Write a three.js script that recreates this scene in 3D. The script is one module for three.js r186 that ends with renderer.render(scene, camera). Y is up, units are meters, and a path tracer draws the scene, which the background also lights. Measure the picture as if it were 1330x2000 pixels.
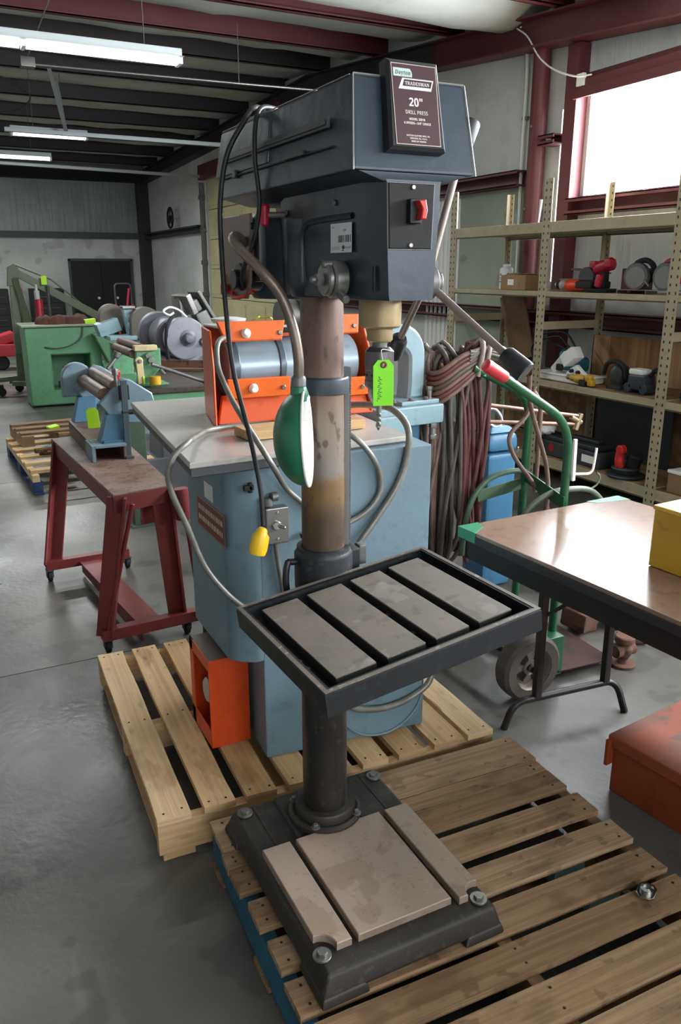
import * as THREE from 'three';
import { mergeGeometries } from 'three/addons/utils/BufferGeometryUtils.js';
import { RoundedBoxGeometry } from 'three/addons/geometries/RoundedBoxGeometry.js';
import { RectAreaLightUniformsLib } from 'three/addons/lights/RectAreaLightUniformsLib.js';

// ---------- camera, exposure, large lights ----------
const scene = new THREE.Scene();
scene.background = new THREE.Color(0x05060a);
const camera = new THREE.PerspectiveCamera(65.46, 1330 / 2000, 0.05, 80);
camera.position.set(-0.769, 1.60, 1.627);
{
  const yaw = THREE.MathUtils.degToRad(26.6), th = THREE.MathUtils.degToRad(16.9);
  camera.lookAt(camera.position.x + Math.sin(yaw) * Math.cos(th), camera.position.y - Math.sin(th), camera.position.z - Math.cos(yaw) * Math.cos(th));
}
const renderer = new THREE.WebGLRenderer({ antialias: true });
renderer.toneMapping = THREE.LinearToneMapping;
renderer.toneMappingExposure = 1.65;
renderer.shadowMap.enabled = true;
RectAreaLightUniformsLib.init();
function area(w, h, color, intensity, pos, target) {
  const l = new THREE.RectAreaLight(color, intensity, w, h);
  l.position.set(...pos); l.lookAt(...target); l.castShadow = true; scene.add(l); return l;
}
const DAY = 0xecf1f6;
// daylight of the long translucent window strip in the right wall
area(8.2, 0.78, DAY, 25, [4.22, 2.58, .27], [0, 2.58, .27]);
// fill light added behind the camera, at the made-up window panel there
area(5.0, 1.5, DAY, 1.5, [0.6, 2.3, 4.82], [0.6, 2.3, 0]);

// ---------- helpers ----------
function rng(seed) { let s = seed >>> 0; return () => { s = (s + 0x6D2B79F5) >>> 0; let t = s; t = Math.imul(t ^ (t >>> 15), t | 1); t ^= t + Math.imul(t ^ (t >>> 7), t | 61); return ((t ^ (t >>> 14)) >>> 0) / 4294967296; }; }
const R0 = rng(7);
const { PI, sin, cos, min, max, abs, sqrt, floor: fl, atan2 } = Math;
const clamp = (x, a = 0, b = 1) => min(b, max(a, x));
const ss = (a, b, x) => { const t = clamp((x - a) / (b - a)); return t * t * (3 - 2 * t); };
const mixc = (a, b, t) => [a[0] + (b[0] - a[0]) * t, a[1] + (b[1] - a[1]) * t, a[2] + (b[2] - a[2]) * t];
function hash(i, j, s) { let h = Math.imul(i, 374761393) ^ Math.imul(j, 668265263) ^ Math.imul(s, 974634777); h = Math.imul(h ^ (h >>> 13), 1274126177); return ((h ^ (h >>> 16)) >>> 0) / 4294967296; }
function pn(x, y, px, py, s) {
  const i = fl(x), j = fl(y); let u = x - i, v = y - j; u = u * u * (3 - 2 * u); v = v * v * (3 - 2 * v);
  const m = (a, p) => ((a % p) + p) % p;
  const i0 = m(i, px), i1 = m(i + 1, px), j0 = m(j, py), j1 = m(j + 1, py);
  return (hash(i0, j0, s) * (1 - u) + hash(i1, j0, s) * u) * (1 - v) + (hash(i0, j1, s) * (1 - u) + hash(i1, j1, s) * u) * v;
}
function fb(u, v, px, py, oct, s) { let a = 0, w = .5, t = 0; for (let o = 0; o < oct; o++) { a += w * pn(u * px, v * py, px, py, s + o); t += w; w *= .5; px *= 2; py *= 2; } return a / t; }
function tex(w, h, size, fn, srgb = true) {
  const d = new Uint8Array(w * h * 4);
  for (let j = 0; j < h; j++) for (let i = 0; i < w; i++) { const c = fn(i / w, j / h); const k = (j * w + i) * 4; if (typeof c === 'number') { d[k] = d[k + 1] = d[k + 2] = clamp(c) * 255; } else { d[k] = clamp(c[0] / 255) * 255; d[k + 1] = clamp(c[1] / 255) * 255; d[k + 2] = clamp(c[2] / 255) * 255; } d[k + 3] = 255; }
  const t = new THREE.DataTexture(d, w, h); t.wrapS = t.wrapT = THREE.RepeatWrapping; t.magFilter = THREE.LinearFilter; t.minFilter = THREE.LinearMipmapLinearFilter; t.generateMipmaps = true;
  if (srgb) t.colorSpace = THREE.SRGBColorSpace;
  const s = Array.isArray(size) ? size : [size, size]; t.repeat.set(1 / s[0], 1 / s[1]); t.needsUpdate = true; return t;
}
function canvasTex(w, h, draw) { const c = document.createElement('canvas'); c.width = w; c.height = h; draw(c.getContext('2d'), w, h); const t = new THREE.CanvasTexture(c); t.colorSpace = THREE.SRGBColorSpace; return t; }
const T = {
  mott: tex(512, 512, 1.1, (u, v) => .84 + .16 * fb(u, v, 4, 4, 6, 1) - .07 * ss(.62, .8, fb(u, v, 30, 30, 4, 9))),
  scuff: tex(512, 512, .6, (u, v) => { const n = fb(u, v, 5, 5, 6, 21), c = ss(.70, .74, fb(u, v, 40, 40, 3, 33)); return .62 + .3 * n + .5 * c; }),
  bump: tex(256, 256, .25, (u, v) => fb(u, v, 12, 12, 5, 4), false),
  floor: tex(1024, 1024, 5, (u, v) => {
    const a = fb(u, v, 3, 3, 7, 50), b = fb(u, v, 14, 14, 5, 60), st = ss(.58, .72, fb(u, v, 5, 5, 6, 70)), dk = ss(.64, .72, fb(u, v, 40, 40, 3, 80)), sc = ss(.72, .76, fb(u, v, 60, 6, 3, 90));
    const k = 56 + 54 * a + 34 * (b - .5) - 24 * st - 14 * dk + 10 * sc; return [k * 1.02, k, k * .94];
  }),
  floorR: tex(512, 512, 5, (u, v) => .16 + .5 * fb(u, v, 6, 6, 6, 55), false),
  wood: tex(512, 256, [1.1, .28], (u, v) => {
    const w = fb(u, v, 2, 3, 3, 100), g = fb(u, v + .05 * w, 3, 46, 4, 110), d = ss(.6, .75, fb(u, v, 7, 5, 5, 120)), kn = ss(.77, .84, fb(u, v, 6, 5, 2, 130));
    return mixc(mixc([226, 204, 170], [198, 172, 136], clamp(g * 1.5 - .25 + (w - .5) * .6)), [120, 94, 70], clamp(d * .28 + kn * .6));
  }),
  oldwood: tex(512, 256, [1.1, .28], (u, v) => {
    const w = fb(u, v, 2, 3, 3, 200), g = fb(u, v + .05 * w, 3, 50, 4, 210), d = ss(.5, .68, fb(u, v, 9, 5, 5, 220)), kn = ss(.72, .8, fb(u, v, 26, 9, 3, 230));
    return mixc(mixc([182, 164, 142], [140, 121, 101], clamp(g * 1.6 - .3 + (w - .5) * .7)), [92, 74, 60], clamp(d * .3 + kn * .35));
  }),
  iron: tex(512, 512, .5, (u, v) => { const n = fb(u, v, 5, 5, 6, 300), r = ss(.5, .7, fb(u, v, 7, 7, 5, 310)), k = ss(.66, .72, fb(u, v, 42, 42, 3, 320)); return mixc(mixc([150, 142, 134], [128, 112, 98], r), [70, 62, 56], clamp(.3 * n + .6 * k)); }),
  rust: tex(512, 512, .6, (u, v) => { const n = fb(u, v, 6, 6, 6, 340), k = ss(.55, .7, fb(u, v, 12, 12, 4, 350)); return mixc(mixc([118, 86, 68], [92, 62, 48], n), [66, 48, 42], k); }),
  wall: tex(512, 512, 2.4, (u, v) => { const n = fb(u, v, 3, 5, 6, 400), k = ss(.66, .76, fb(u, v, 10, 10, 4, 410)); return mixc([214, 216, 214], [186, 188, 184], clamp(n * 1.3 - .15 + .3 * k)); }),
  dirtwall: tex(512, 512, 3, (u, v) => { const n = fb(u, v, 4, 4, 6, 420), k = ss(.60, .68, fb(u, v, 9, 9, 5, 430)); return mixc([218, 221, 216], [176, 178, 174], clamp(n * 1.4 - .3 + .55 * k)); }),
  wrinkle: tex(512, 512, 1.6, (u, v) => { const n = fb(u, v, 22, 2, 4, 440); return ss(.3, .8, n); }, false),
  osb: tex(512, 512, .8, (u, v) => { const n = fb(u, v, 26, 10, 3, 450), m = fb(u, v, 10, 24, 3, 460); return mixc([150, 118, 82], [92, 66, 44], clamp(n * .9 + m * .7 - .35)); }),
  hose: tex(256, 256, .2, (u, v) => .7 + .3 * fb(u, v, 6, 6, 4, 470)),
  paintwear: tex(512, 512, .7, (u, v) => { const n = ss(.42, .62, fb(u, v, 4, 9, 6, 480)), k = ss(.56, .72, fb(u, v, 7, 16, 6, 490)); return mixc(mixc([178, 92, 58], [146, 96, 76], n), [104, 90, 84], k * .8); }),
  plank: tex(512, 256, [1.4, .5], (u, v) => { const g = fb(u, v, 3, 30, 4, 500), b = fb(u, v, 2, 4, 3, 510); return mixc([178, 140, 98], [132, 98, 64], clamp(g * 1.3 + (b - .5) - .15)); }),
};
function mt(color, rough = .6, metal = 0, o = {}) {
  const { bump, ...rest } = o;
  const m = new THREE.MeshPhysicalMaterial({ color, roughness: rough, metalness: metal, side: THREE.DoubleSide, ...rest });
  if (bump) { m.bumpMap = o.bumpMap || T.bump; m.bumpScale = bump; }
  return m;
}
const paint = (c, r = .45, o = {}) => mt(c, r, 0, { map: T.mott, bump: .0006, ...o });
const M = {
  rustorange: paint(0x94401c, .5),
  red: paint(0x63282c, .5), browndark: paint(0x33282a, .55), redbright: paint(0x7a2226, .42), orange: paint(0xee6a20, .42), orangebox: paint(0xdd4e18, .42), orangeold: mt(0xc8b4a8, .68, 0, { map: T.paintwear, bump: .0006 }), orangedark: paint(0xdc561a, .45),
  blue: paint(0x768f9a, .42), bluelite: paint(0x86a3ab, .42), bluedeep: paint(0x3f6d86, .45), black: paint(0x1a1c1f, .42), charcoal: paint(0x3a444e, .40), blackmatte: paint(0x161617, .75),
  rubber: mt(0x15161a, .55, 0, { map: T.hose }), grey: paint(0x6f7680, .45), greydark: paint(0x45484c, .5), steel: mt(0x9a9894, .36, .85, { map: T.mott, bump: .0004 }), chrome: mt(0xc4c4c0, .2, 1), steeldull: mt(0x7d7c79, .5, .6, { map: T.mott }),
  green: paint(0x5c946c, .45), greencart: paint(0x1f5a3a, .4), greenolive: paint(0x6f7d60, .5), greenshade: paint(0x2c7a5c, .35), white: mt(0xe6e6e2, .45), whitedirty: mt(0xffffff, .55, 0, { map: T.dirtwall }), cream: paint(0xc9b98a, .5),
  beige: paint(0xa89f84, .5), yellow: paint(0xc99a18, .45), plugyellow: mt(0xe0b41c, .4), lime: mt(0x86e01c, .6), limey: mt(0xb4e81e, .6), rust: mt(0xffffff, .75, .2, { map: T.rust, bump: .001 }), iron: mt(0xffffff, .5, .25, { map: T.iron, bump: .0005 }),
  wood: mt(0xffffff, .8, 0, { map: T.wood, bump: .0012 }), oldwood: mt(0xffffff, .8, 0, { map: T.oldwood, bump: .0015 }), plank: mt(0xffffff, .6, 0, { map: T.plank }), osb: mt(0xffffff, .8, 0, { map: T.osb }), card: mt(0x8d6f50, .8, 0, { map: T.mott }),
  wall: mt(0xffffff, .7, 0, { map: T.wall }), wallwr: mt(0xffffff, .6, 0, { map: T.wall, bump: .005, bumpMap: T.wrinkle }), floor: mt(0xffffff, 1, 0, { map: T.floor, roughnessMap: T.floorR, bump: .0008 }), insul: mt(0xe9ebe6, .6, 0, { map: T.wall }),
  teal: paint(0x1d6a74, .45), redplastic: mt(0xc02a24, .4), redtool: mt(0xa3182b, .4), orangeplastic: mt(0xe2431f, .4), bluecan: paint(0x427a9e, .42), dark: mt(0x0b0c0f, .6), hosered: mt(0x6e3f3c, .5, 0, { map: T.hose }), hosebrown: mt(0x80665a, .55, 0, { map: T.hose }), hosegrey: mt(0x625850, .55, 0, { map: T.hose }), conduit: mt(0x8e8c84, .42, .3, { map: T.hose }),
};
// ----- geometry -----
const E = new THREE.Euler(), Q = new THREE.Quaternion(), MX = new THREE.Matrix4();
function put(g, x, y, z, r) { if (r) { MX.makeRotationFromEuler(E.set(r[0], r[1], r[2], 'YXZ')); g.applyMatrix4(MX); } g.translate(x, y, z); return g; }
const bx = (w, h, d, x, y, z, b = .004, r) => put(b ? new RoundedBoxGeometry(w, h, d, 1, min(b, w * .45, h * .45, d * .45)) : new THREE.BoxGeometry(w, h, d), x, y, z, r);
// box between two corners
const bb = (x0, x1, y0, y1, z0, z1, b = .004) => bx(abs(x1 - x0), abs(y1 - y0), abs(z1 - z0), (x0 + x1) / 2, (y0 + y1) / 2, (z0 + z1) / 2, b);
function la(pts, seg = 32) { return new THREE.LatheGeometry(pts.map(p => new THREE.Vector2(max(p[0], 0), p[1])), seg); }
// chamfered cylinder, axis 'x' | 'y' | 'z' | [dx,dy,dz]
function cy(r1, r2, h, x, y, z, axis = 'y', seg = 24, b = .002) {
  b = min(b, r1 * .4, r2 * .4, h * .3);
  const g = la([[0, -h / 2], [r1 - b, -h / 2], [r1, -h / 2 + b], [r2, h / 2 - b], [r2 - b, h / 2], [0, h / 2]], seg);
  return aim(g, axis).translate(x, y, z);
}
function aim(g, axis) {
  const d = axis === 'x' ? [1, 0, 0] : axis === 'z' ? [0, 0, 1] : axis === 'y' ? [0, 1, 0] : axis;
  Q.setFromUnitVectors(new THREE.Vector3(0, 1, 0), new THREE.Vector3(...d).normalize()); g.applyQuaternion(Q); return g;
}
// cylinder from a to b
function rod(a, b, r1, r2 = r1, seg = 14) { const d = [b[0] - a[0], b[1] - a[1], b[2] - a[2]]; return cy(r1, r2, Math.hypot(...d), (a[0] + b[0]) / 2, (a[1] + b[1]) / 2, (a[2] + b[2]) / 2, d, seg, .0015); }
// rectangular bar from a to b (w across, t thick)
function bar(a, b, w, t, bev = .002, roll = 0) {
  const A = new THREE.Vector3(...a), B = new THREE.Vector3(...b), g = new RoundedBoxGeometry(w, t, A.distanceTo(B), 1, min(bev, w * .4, t * .4));
  const m = new THREE.Matrix4().lookAt(B, A, abs(A.clone().sub(B).normalize().y) > .99 ? new THREE.Vector3(0, 0, 1) : new THREE.Vector3(0, 1, 0));
  g.rotateZ(roll); g.applyMatrix4(m); g.translate((a[0] + b[0]) / 2, (a[1] + b[1]) / 2, (a[2] + b[2]) / 2); return g;
}
function tb(pts, r, seg = 0, rad = 10, closed = false, tension) {
  const c = new THREE.CatmullRomCurve3(pts.map(p => new THREE.Vector3(...p)), closed, 'centripetal');
  return new THREE.TubeGeometry(c, seg || pts.length * 8, r, rad, closed);
}
// pipe through points with bent corners
function pipe(pts, r, br = .06, rad = 12) {
  const cp = new THREE.CurvePath(), V = pts.map(p => new THREE.Vector3(...p)); let last = V[0];
  for (let i = 1; i < V.length - 1; i++) {
    const a = V[i].clone().sub(V[i - 1]), b = V[i + 1].clone().sub(V[i]), k = min(br, a.length() * .48, b.length() * .48); a.normalize(); b.normalize();
    const p = V[i].clone().addScaledVector(a, -k), q = V[i].clone().addScaledVector(b, k);
    cp.add(new THREE.LineCurve3(last, p)); cp.add(new THREE.QuadraticBezierCurve3(p, V[i], q)); last = q;
  }
  cp.add(new THREE.LineCurve3(last, V[V.length - 1]));
  return new THREE.TubeGeometry(cp, pts.length * 16, r, rad, false);
}
const shp = pts => new THREE.Shape(pts.map(p => new THREE.Vector2(...p)));
// prism: outline in (x,y) extruded along +z by d, bevel b
function pr(pts, d, b = .003, holes) { const s = pts instanceof THREE.Shape ? pts : shp(pts); if (holes) for (const h of holes) s.holes.push(new THREE.Path((h).map(p => new THREE.Vector2(...p)))); b = min(b, d * .4); const g = new THREE.ExtrudeGeometry(s, { depth: d - 2 * b, bevelEnabled: b > 0, bevelSize: b, bevelThickness: b, bevelOffset: -b, bevelSegments: 1, curveSegments: 16, steps: 1 }); g.translate(0, 0, b); return g; }
// outline in (z,y) extruded along x from x0 to x1
const prx = (pts, x0, x1, b, holes) => pr(pts.map(p => [-p[0], p[1]]), x1 - x0, b, holes && holes.map(h => h.map(p => [-p[0], p[1]]))).rotateY(PI / 2).translate(x0, 0, 0);
// outline in (x,z) extruded up from y0 to y1
const pry = (pts, y0, y1, b, holes) => pr(pts.map(p => [p[0], -p[1]]), y1 - y0, b, holes && holes.map(h => h.map(p => [p[0], -p[1]]))).rotateX(-PI / 2).translate(0, y0, 0);
const ring = (cx, cyy, r, n = 24, a0 = 0, a1 = 2 * PI) => Array.from({ length: n }, (_, i) => { const a = a0 + (a1 - a0) * i / (a1 - a0 >= 6.28 ? n : n - 1); return [cx + r * cos(a), cyy + r * sin(a)]; });
// box with flat sheet (for prints) facing given direction
function sheet(w, h, x, y, z, r) { const g = new THREE.PlaneGeometry(w, h); g.userData = { keepUV: true }; return put(g, x, y, z, r); }
function finish(geos, o = {}) {
  const list = (Array.isArray(geos) ? geos.flat(3) : [geos]).map(g => { const n = g.index ? g.toNonIndexed() : g.clone(); for (const k of Object.keys(n.attributes)) if (!['position', 'normal', 'uv'].includes(k)) n.deleteAttribute(k); n.morphAttributes = {}; if (!n.attributes.uv) n.setAttribute('uv', new THREE.BufferAttribute(new Float32Array(n.attributes.position.count * 2), 2)); return n; });
  let g = list.length > 1 ? mergeGeometries(list) : list[0];
  if (!o.flat) creased(g, o.crease || .72);
  if (!o.keepUV) uvs(g, o.grain);
  return g;
}
// area-weighted normals, split where faces meet at more than the given angle
function creased(g, ang) {
  const p = g.attributes.position, nT = p.count / 3, F = new Float32Array(nT * 3), cosA = Math.cos(ang), map = new Map(), key = new Array(p.count), a = new THREE.Vector3(), b = new THREE.Vector3(), c = new THREE.Vector3();
  for (let i = 0; i < nT; i++) {
    a.fromBufferAttribute(p, i * 3); b.fromBufferAttribute(p, i * 3 + 1).sub(a); c.fromBufferAttribute(p, i * 3 + 2).sub(a); b.cross(c); F[i * 3] = b.x; F[i * 3 + 1] = b.y; F[i * 3 + 2] = b.z;
    for (let k = 0; k < 3; k++) { const v = i * 3 + k, h = Math.round(p.getX(v) * 2e5) + ',' + Math.round(p.getY(v) * 2e5) + ',' + Math.round(p.getZ(v) * 2e5); key[v] = h; const l = map.get(h); if (l) l.push(i); else map.set(h, [i]); }
  }
  const N = new Float32Array(p.count * 3);
  for (let v = 0; v < p.count; v++) {
    const i = fl(v / 3), fx = F[i * 3], fy = F[i * 3 + 1], fz = F[i * 3 + 2], L = Math.hypot(fx, fy, fz) || 1; let x = 0, y = 0, z = 0;
    for (const j of map.get(key[v])) { const gx = F[j * 3], gy = F[j * 3 + 1], gz = F[j * 3 + 2], l = Math.hypot(gx, gy, gz); if (l > 0 && gx * fx + gy * fy + gz * fz >= cosA * l * L) { x += gx; y += gy; z += gz; } }
    const l = Math.hypot(x, y, z) || 1; N[v * 3] = x / l; N[v * 3 + 1] = y / l; N[v * 3 + 2] = z / l;
  }
  g.setAttribute('normal', new THREE.BufferAttribute(N, 3));
}
function uvs(g, grain) {
  const p = g.attributes.position, u = new Float32Array(p.count * 2), n = new THREE.Vector3(), a = new THREE.Vector3(), b = new THREE.Vector3(), c = new THREE.Vector3(), ox = R0() * 5, oy = R0() * 5;
  for (let i = 0; i < p.count; i += 3) {
    a.fromBufferAttribute(p, i); b.fromBufferAttribute(p, i + 1); c.fromBufferAttribute(p, i + 2);
    n.crossVectors(b.clone().sub(a), c.clone().sub(a)); const x = abs(n.x), y = abs(n.y), z = abs(n.z);
    const d = x > y && x > z ? 0 : y > z ? 1 : 2;
    for (let k = 0; k < 3; k++) {
      const P = [p.getX(i + k), p.getY(i + k), p.getZ(i + k)]; let U, W;
      if (grain) { const gi = 'xyz'.indexOf(grain), oth = [0, 1, 2].filter(t => t !== gi && t !== d); U = P[gi]; W = P[oth[0]] + (d === gi ? 0 : 0); if (d === gi) { U = P[oth[0]] * .2; W = P[oth[1]]; } }
      else { U = d === 0 ? P[2] : P[0]; W = d === 1 ? P[2] : P[1]; }
      u[(i + k) * 2] = U + ox; u[(i + k) * 2 + 1] = W + oy;
    }
  }
  g.setAttribute('uv', new THREE.BufferAttribute(u, 2));
}
// ----- objects -----
const used = new Map(), inv = new Map();
function numbered(n) { const k = used.get(n) || 0; used.set(n, k + 1); return k ? `${n}_${String(k).padStart(3, '0')}` : n; }
function thing(name, label, category, pos = [0, 0, 0], ry = 0, group, world = false) {
  const o = new THREE.Group(); o.name = numbered(name); o.position.set(...pos); o.rotation.y = ry; o.userData = { label, category }; if (group) o.userData.group = group;
  scene.add(o); if (world) { o.updateMatrix(); inv.set(o, o.matrix.clone().invert()); } return o;
}
// a thing whose parts are given in world coordinates
const wthing = (name, label, category, pos, group) => thing(name, label, category, pos, 0, group, true);
function part(name, geos, mat, parent, o = {}) {
  let g = finish(geos, o); const iv = inv.get(parent); if (iv) g.applyMatrix4(iv);
  const m = new THREE.Mesh(g, mat); m.name = name; m.castShadow = m.receiveShadow = true; if (o.label) m.userData.label = o.label; if (o.stuff) m.userData.kind = 'stuff';
  parent.add(m); if (iv) inv.set(m, iv); return m;
}
const parts = (name, list, mat, parent, o = {}) => list.map(g => part(name, g, mat, parent, o));   // one mesh per piece
function copy(root, label, pos, ry = 0, group) {
  const c = root.clone(); c.name = numbered(root.name.replace(/_\d{3}$/, '')); c.userData = { ...root.userData, label }; if (group) c.userData.group = group; if (pos) c.position.set(...pos); c.rotation.y = ry; scene.add(c); return c;
}
function struct(name, geos, mat, o) { const m = new THREE.Mesh(finish(geos, o), mat); m.name = name; m.userData.kind = 'structure'; m.castShadow = m.receiveShadow = true; scene.add(m); return m; }
function one(name, label, category, geos, mat, pos, o = {}) { // a thing that is one mesh, geometry in world coordinates
  const g = finish(geos, o); g.translate(-pos[0], -pos[1], -pos[2]); const m = new THREE.Mesh(g, mat); m.name = numbered(name); m.position.set(...pos); m.userData = { label, category }; if (o.group) m.userData.group = o.group; m.castShadow = m.receiveShadow = true; scene.add(m); return m;
}
const sgroup = name => { const o = new THREE.Group(); o.name = name; o.userData.kind = 'structure'; scene.add(o); return o; };
const helix = (a, b, r, turns, n) => Array.from({ length: n }, (_, i) => { const t = i / (n - 1), w = t * turns * 2 * PI; return [a[0] + (b[0] - a[0]) * t + r * cos(w), a[1] + (b[1] - a[1]) * t, a[2] + (b[2] - a[2]) * t + r * sin(w)]; });
// ---------- the setting ----------
const XW = 4.25, ZF = -18.9, ZN = 4.9, XL = -7;
const rb = z => z > -9 ? 3.27 + .09 * (-3 - z) : 3.81 - .026 * (-9 - z);   // underside of the rafter
{
  const f = sgroup('floor');
  part('sub_slab', bb(XL - .2, XW + .2, -.3, -.1, ZF - .2, ZN + .2, 0), M.greydark, f, { flat: true });
  const zs = [ZN, 1.2, -1.62, -4.95, -8.3, -11.6, -15, ZF], xs = [XL, -2.9, 1.95, XW];
  for (let i = 0; i < zs.length - 1; i++) for (let j = 0; j < xs.length - 1; j++)
    part('slab', bb(xs[j] + .002, xs[j + 1] - .002, -.1, 0, zs[i + 1] + .002, zs[i] - .002, .003), M.floor, f, { flat: true });
}
{ // right wall with its window openings and steel
  const w = sgroup('wall_right'), x0 = XW, x1 = XW + .2;
  parts('insulated_panel', [bb(x0, x1, 0, 4.2, ZF, -14.2, 0), bb(x0, x1, 3.24, 4.2, -14.2, -10.2, 0), bb(x0, x1, 0, 4.2, -10.2, -4.19, 0)], M.wall, w);
  parts('wrinkled_panel', [bb(x0, x1, 0, 1.5, -4.19, -3.86, 0), bb(x0, x1, 2.9, 4.2, -4.19, -3.86, 0), bb(x0, x1, 1.5, 2.9, -4.06, -3.86, 0), bb(x0, x1, 0, 2.15, -3.86, 4.4, 0), bb(x0, x1, 2.98, 4.2, -3.86, 4.4, 0), bb(x0, x1, 0, 4.2, 4.4, ZN, 0)], M.wallwr, w);
  const girt = (za, zb, ya, yb, m = M.red) => part('girt', [bb(x0 - .012, x0, ya, yb, za, zb, 0), bb(x0 - .16, x0, yb - .012, yb, za, zb, .002), bb(x0 - .16, x0, ya, ya + .012, za, zb, .002), bb(x0 - .16, x0 - .148, ya, ya + .03, za, zb, .002), bb(x0 - .16, x0 - .148, yb - .03, yb, za, zb, .002)], m, w);
  girt(-10, -4.56, 2.33, 2.46); girt(ZF, -14.3, 2.3, 2.44, M.greydark); girt(-3.9, 4.4, 2.04, 2.17); girt(-4.3, -4.1, 2.62, 2.70); girt(-10, 1.4, 1.13, 1.26);
  part('window_header', [bb(x0 - .15, x0, 2.98, 3.05, -3.9, 4.4, .003), bb(x0 - .03, x0, 3.05, 3.12, -3.9, 4.4, .002), bar([x0 - .15, 2.95, -3.9], [x0 - .15, 2.95, 4.4], .02, .07)], M.red, w);
  part('post', [cy(.075, .075, 3.4, x0 - .08, 1.7, -4.40, 'y', 28)], M.red, w);
  part('post', [bb(x0 - .12, x0, 0, 3.34, -4.04, -3.9, .004)], M.red, w);
  part('post', [bb(x0 - .25, x0, 0, 3.6, ZF + .02, ZF + .3, .004)], M.browndark, w);
  part('post', [bb(x0 - .2, x0, 0, 3.9, -10.15, -9.95, .004)], M.red, w);
  parts('bolt', [[2.79, -4.40], [2.12, -4.42]].map(b => cy(.012, .012, .02, x0 - .155, b[0], b[1], 'x', 8)), M.steeldull, w);
  const raf = (x) => { const a = [], n = 24; for (let i = 0; i < n; i++) { const z0 = ZN - (ZN - ZF) * i / n, z1 = ZN - (ZN - ZF) * (i + 1) / n; a.push(bar([x, rb(z0), z0], [x, rb(z1), z1], .2, .014, 0), bar([x, rb(z0) + .23, z0], [x, rb(z1) + .23, z1], .2, .014, 0), bar([x, rb(z0) + .115, z0], [x, rb(z1) + .115, z1], .012, .23, 0)); } return a; };
  { const r = raf(x0 - .12); part('rafter', r.slice(0, 33), M.red, w); part('rafter', r.slice(33), M.browndark, w); }
  // pale ribbed sheet and mottled board beside the shelf
  const rib = []; for (let i = 0; i < 7; i++) rib.push(bb(x0 - .03, x0, 0, 2.3, -6.2 + i * .085, -6.16 + i * .085, .008));
  part('ribbed_sheet', [bb(x0 - .012, x0 - .001, 0, 2.3, -6.24, -5.62, .002), rib], M.white, w);
  part('mottled_board', bb(x0 - .02, x0, .05, 2.32, -5.6, -4.62, .004), mt(0xb9c0b0, .7, 0, { map: T.dirtwall }), w);
  part('mounting_plate', bb(x0 - .17, x0 - .14, 3.0, 3.09, -3.86, -3.78, .004), M.white, w);
}
const glow = (c, s) => new THREE.MeshStandardMaterial({ color: 0xf4f6f8, roughness: .6, emissive: c, emissiveIntensity: s, side: THREE.DoubleSide });
{
  const g = sgroup('window_1'); part('translucent_panel', bb(XW + .012, XW + .04, 2.15, 2.98, -3.86, 4.4, 0), glow(DAY, 9), g, { flat: true });
  part('sill', bb(XW - .05, XW + .02, 2.15, 2.19, -3.86, 4.4, .003), M.red, g);
  const h = sgroup('window_2'); part('translucent_panel', bb(XW + .012, XW + .04, 1.5, 2.9, -4.19, -4.06, 0), glow(DAY, 6), h, { flat: true });
  const k = sgroup('added_window_3'); part('translucent_panel', bb(-1.9, 3.1, 1.55, 3.05, ZN + .02, ZN + .05, 0), glow(DAY, 3), k, { flat: true });  // glowing panel added out of view to brighten the front faces
}
{ // near and left walls close the room
  struct('wall_near', [bb(XL, XW, 0, 1.55, ZN, ZN + .2, 0), bb(XL, XW, 3.05, 4.2, ZN, ZN + .2, 0), bb(XL, -1.9, 1.55, 3.05, ZN, ZN + .2, 0), bb(3.1, XW, 1.55, 3.05, ZN, ZN + .2, 0)], M.wall);
  struct('wall_left', bb(XL - .2, XL, 0, 4.4, ZF, ZN, 0), M.wall);
  const w = sgroup('wall_far');
  part('upper_sheet', bb(XL, XW, 2.38, 4.2, ZF - .2, ZF, 0), mt(0xb4bac0, .36, 0, { map: T.wall, bump: .004, bumpMap: T.wrinkle }), w);
  part('lower_board', bb(XL, XW, 0, 2.38, ZF - .2, ZF + .02, 0), M.whitedirty, w);
  part('girt', [bb(XL, XW, 2.31, 2.45, ZF + .02, ZF + .16, .004)], M.greydark, w);
  part('eave_beam', bb(XL, XW, 3.58, 3.8, ZF, ZF + .3, .004), M.blackmatte, w);
  const d = sgroup('door_2');
  part('frame', [bb(2.3, 2.35, 0, 1.84, ZF + .02, ZF + .1), bb(3.74, 3.8, 0, 1.84, ZF + .02, ZF + .1), bb(2.3, 3.8, 1.8, 1.86, ZF + .02, ZF + .1)], M.greydark, d);
  for (const [a, b] of [[2.35, 3.04], [3.05, 3.74]]) { const l = part('leaf', bb(a, b, .02, 1.8, ZF + .02, ZF + .07), M.dark, d); part('knob', cy(.035, .03, .05, a < 3 ? 2.94 : 3.38, .95, ZF + .1, 'z', 12), M.white, l); }
}
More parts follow.
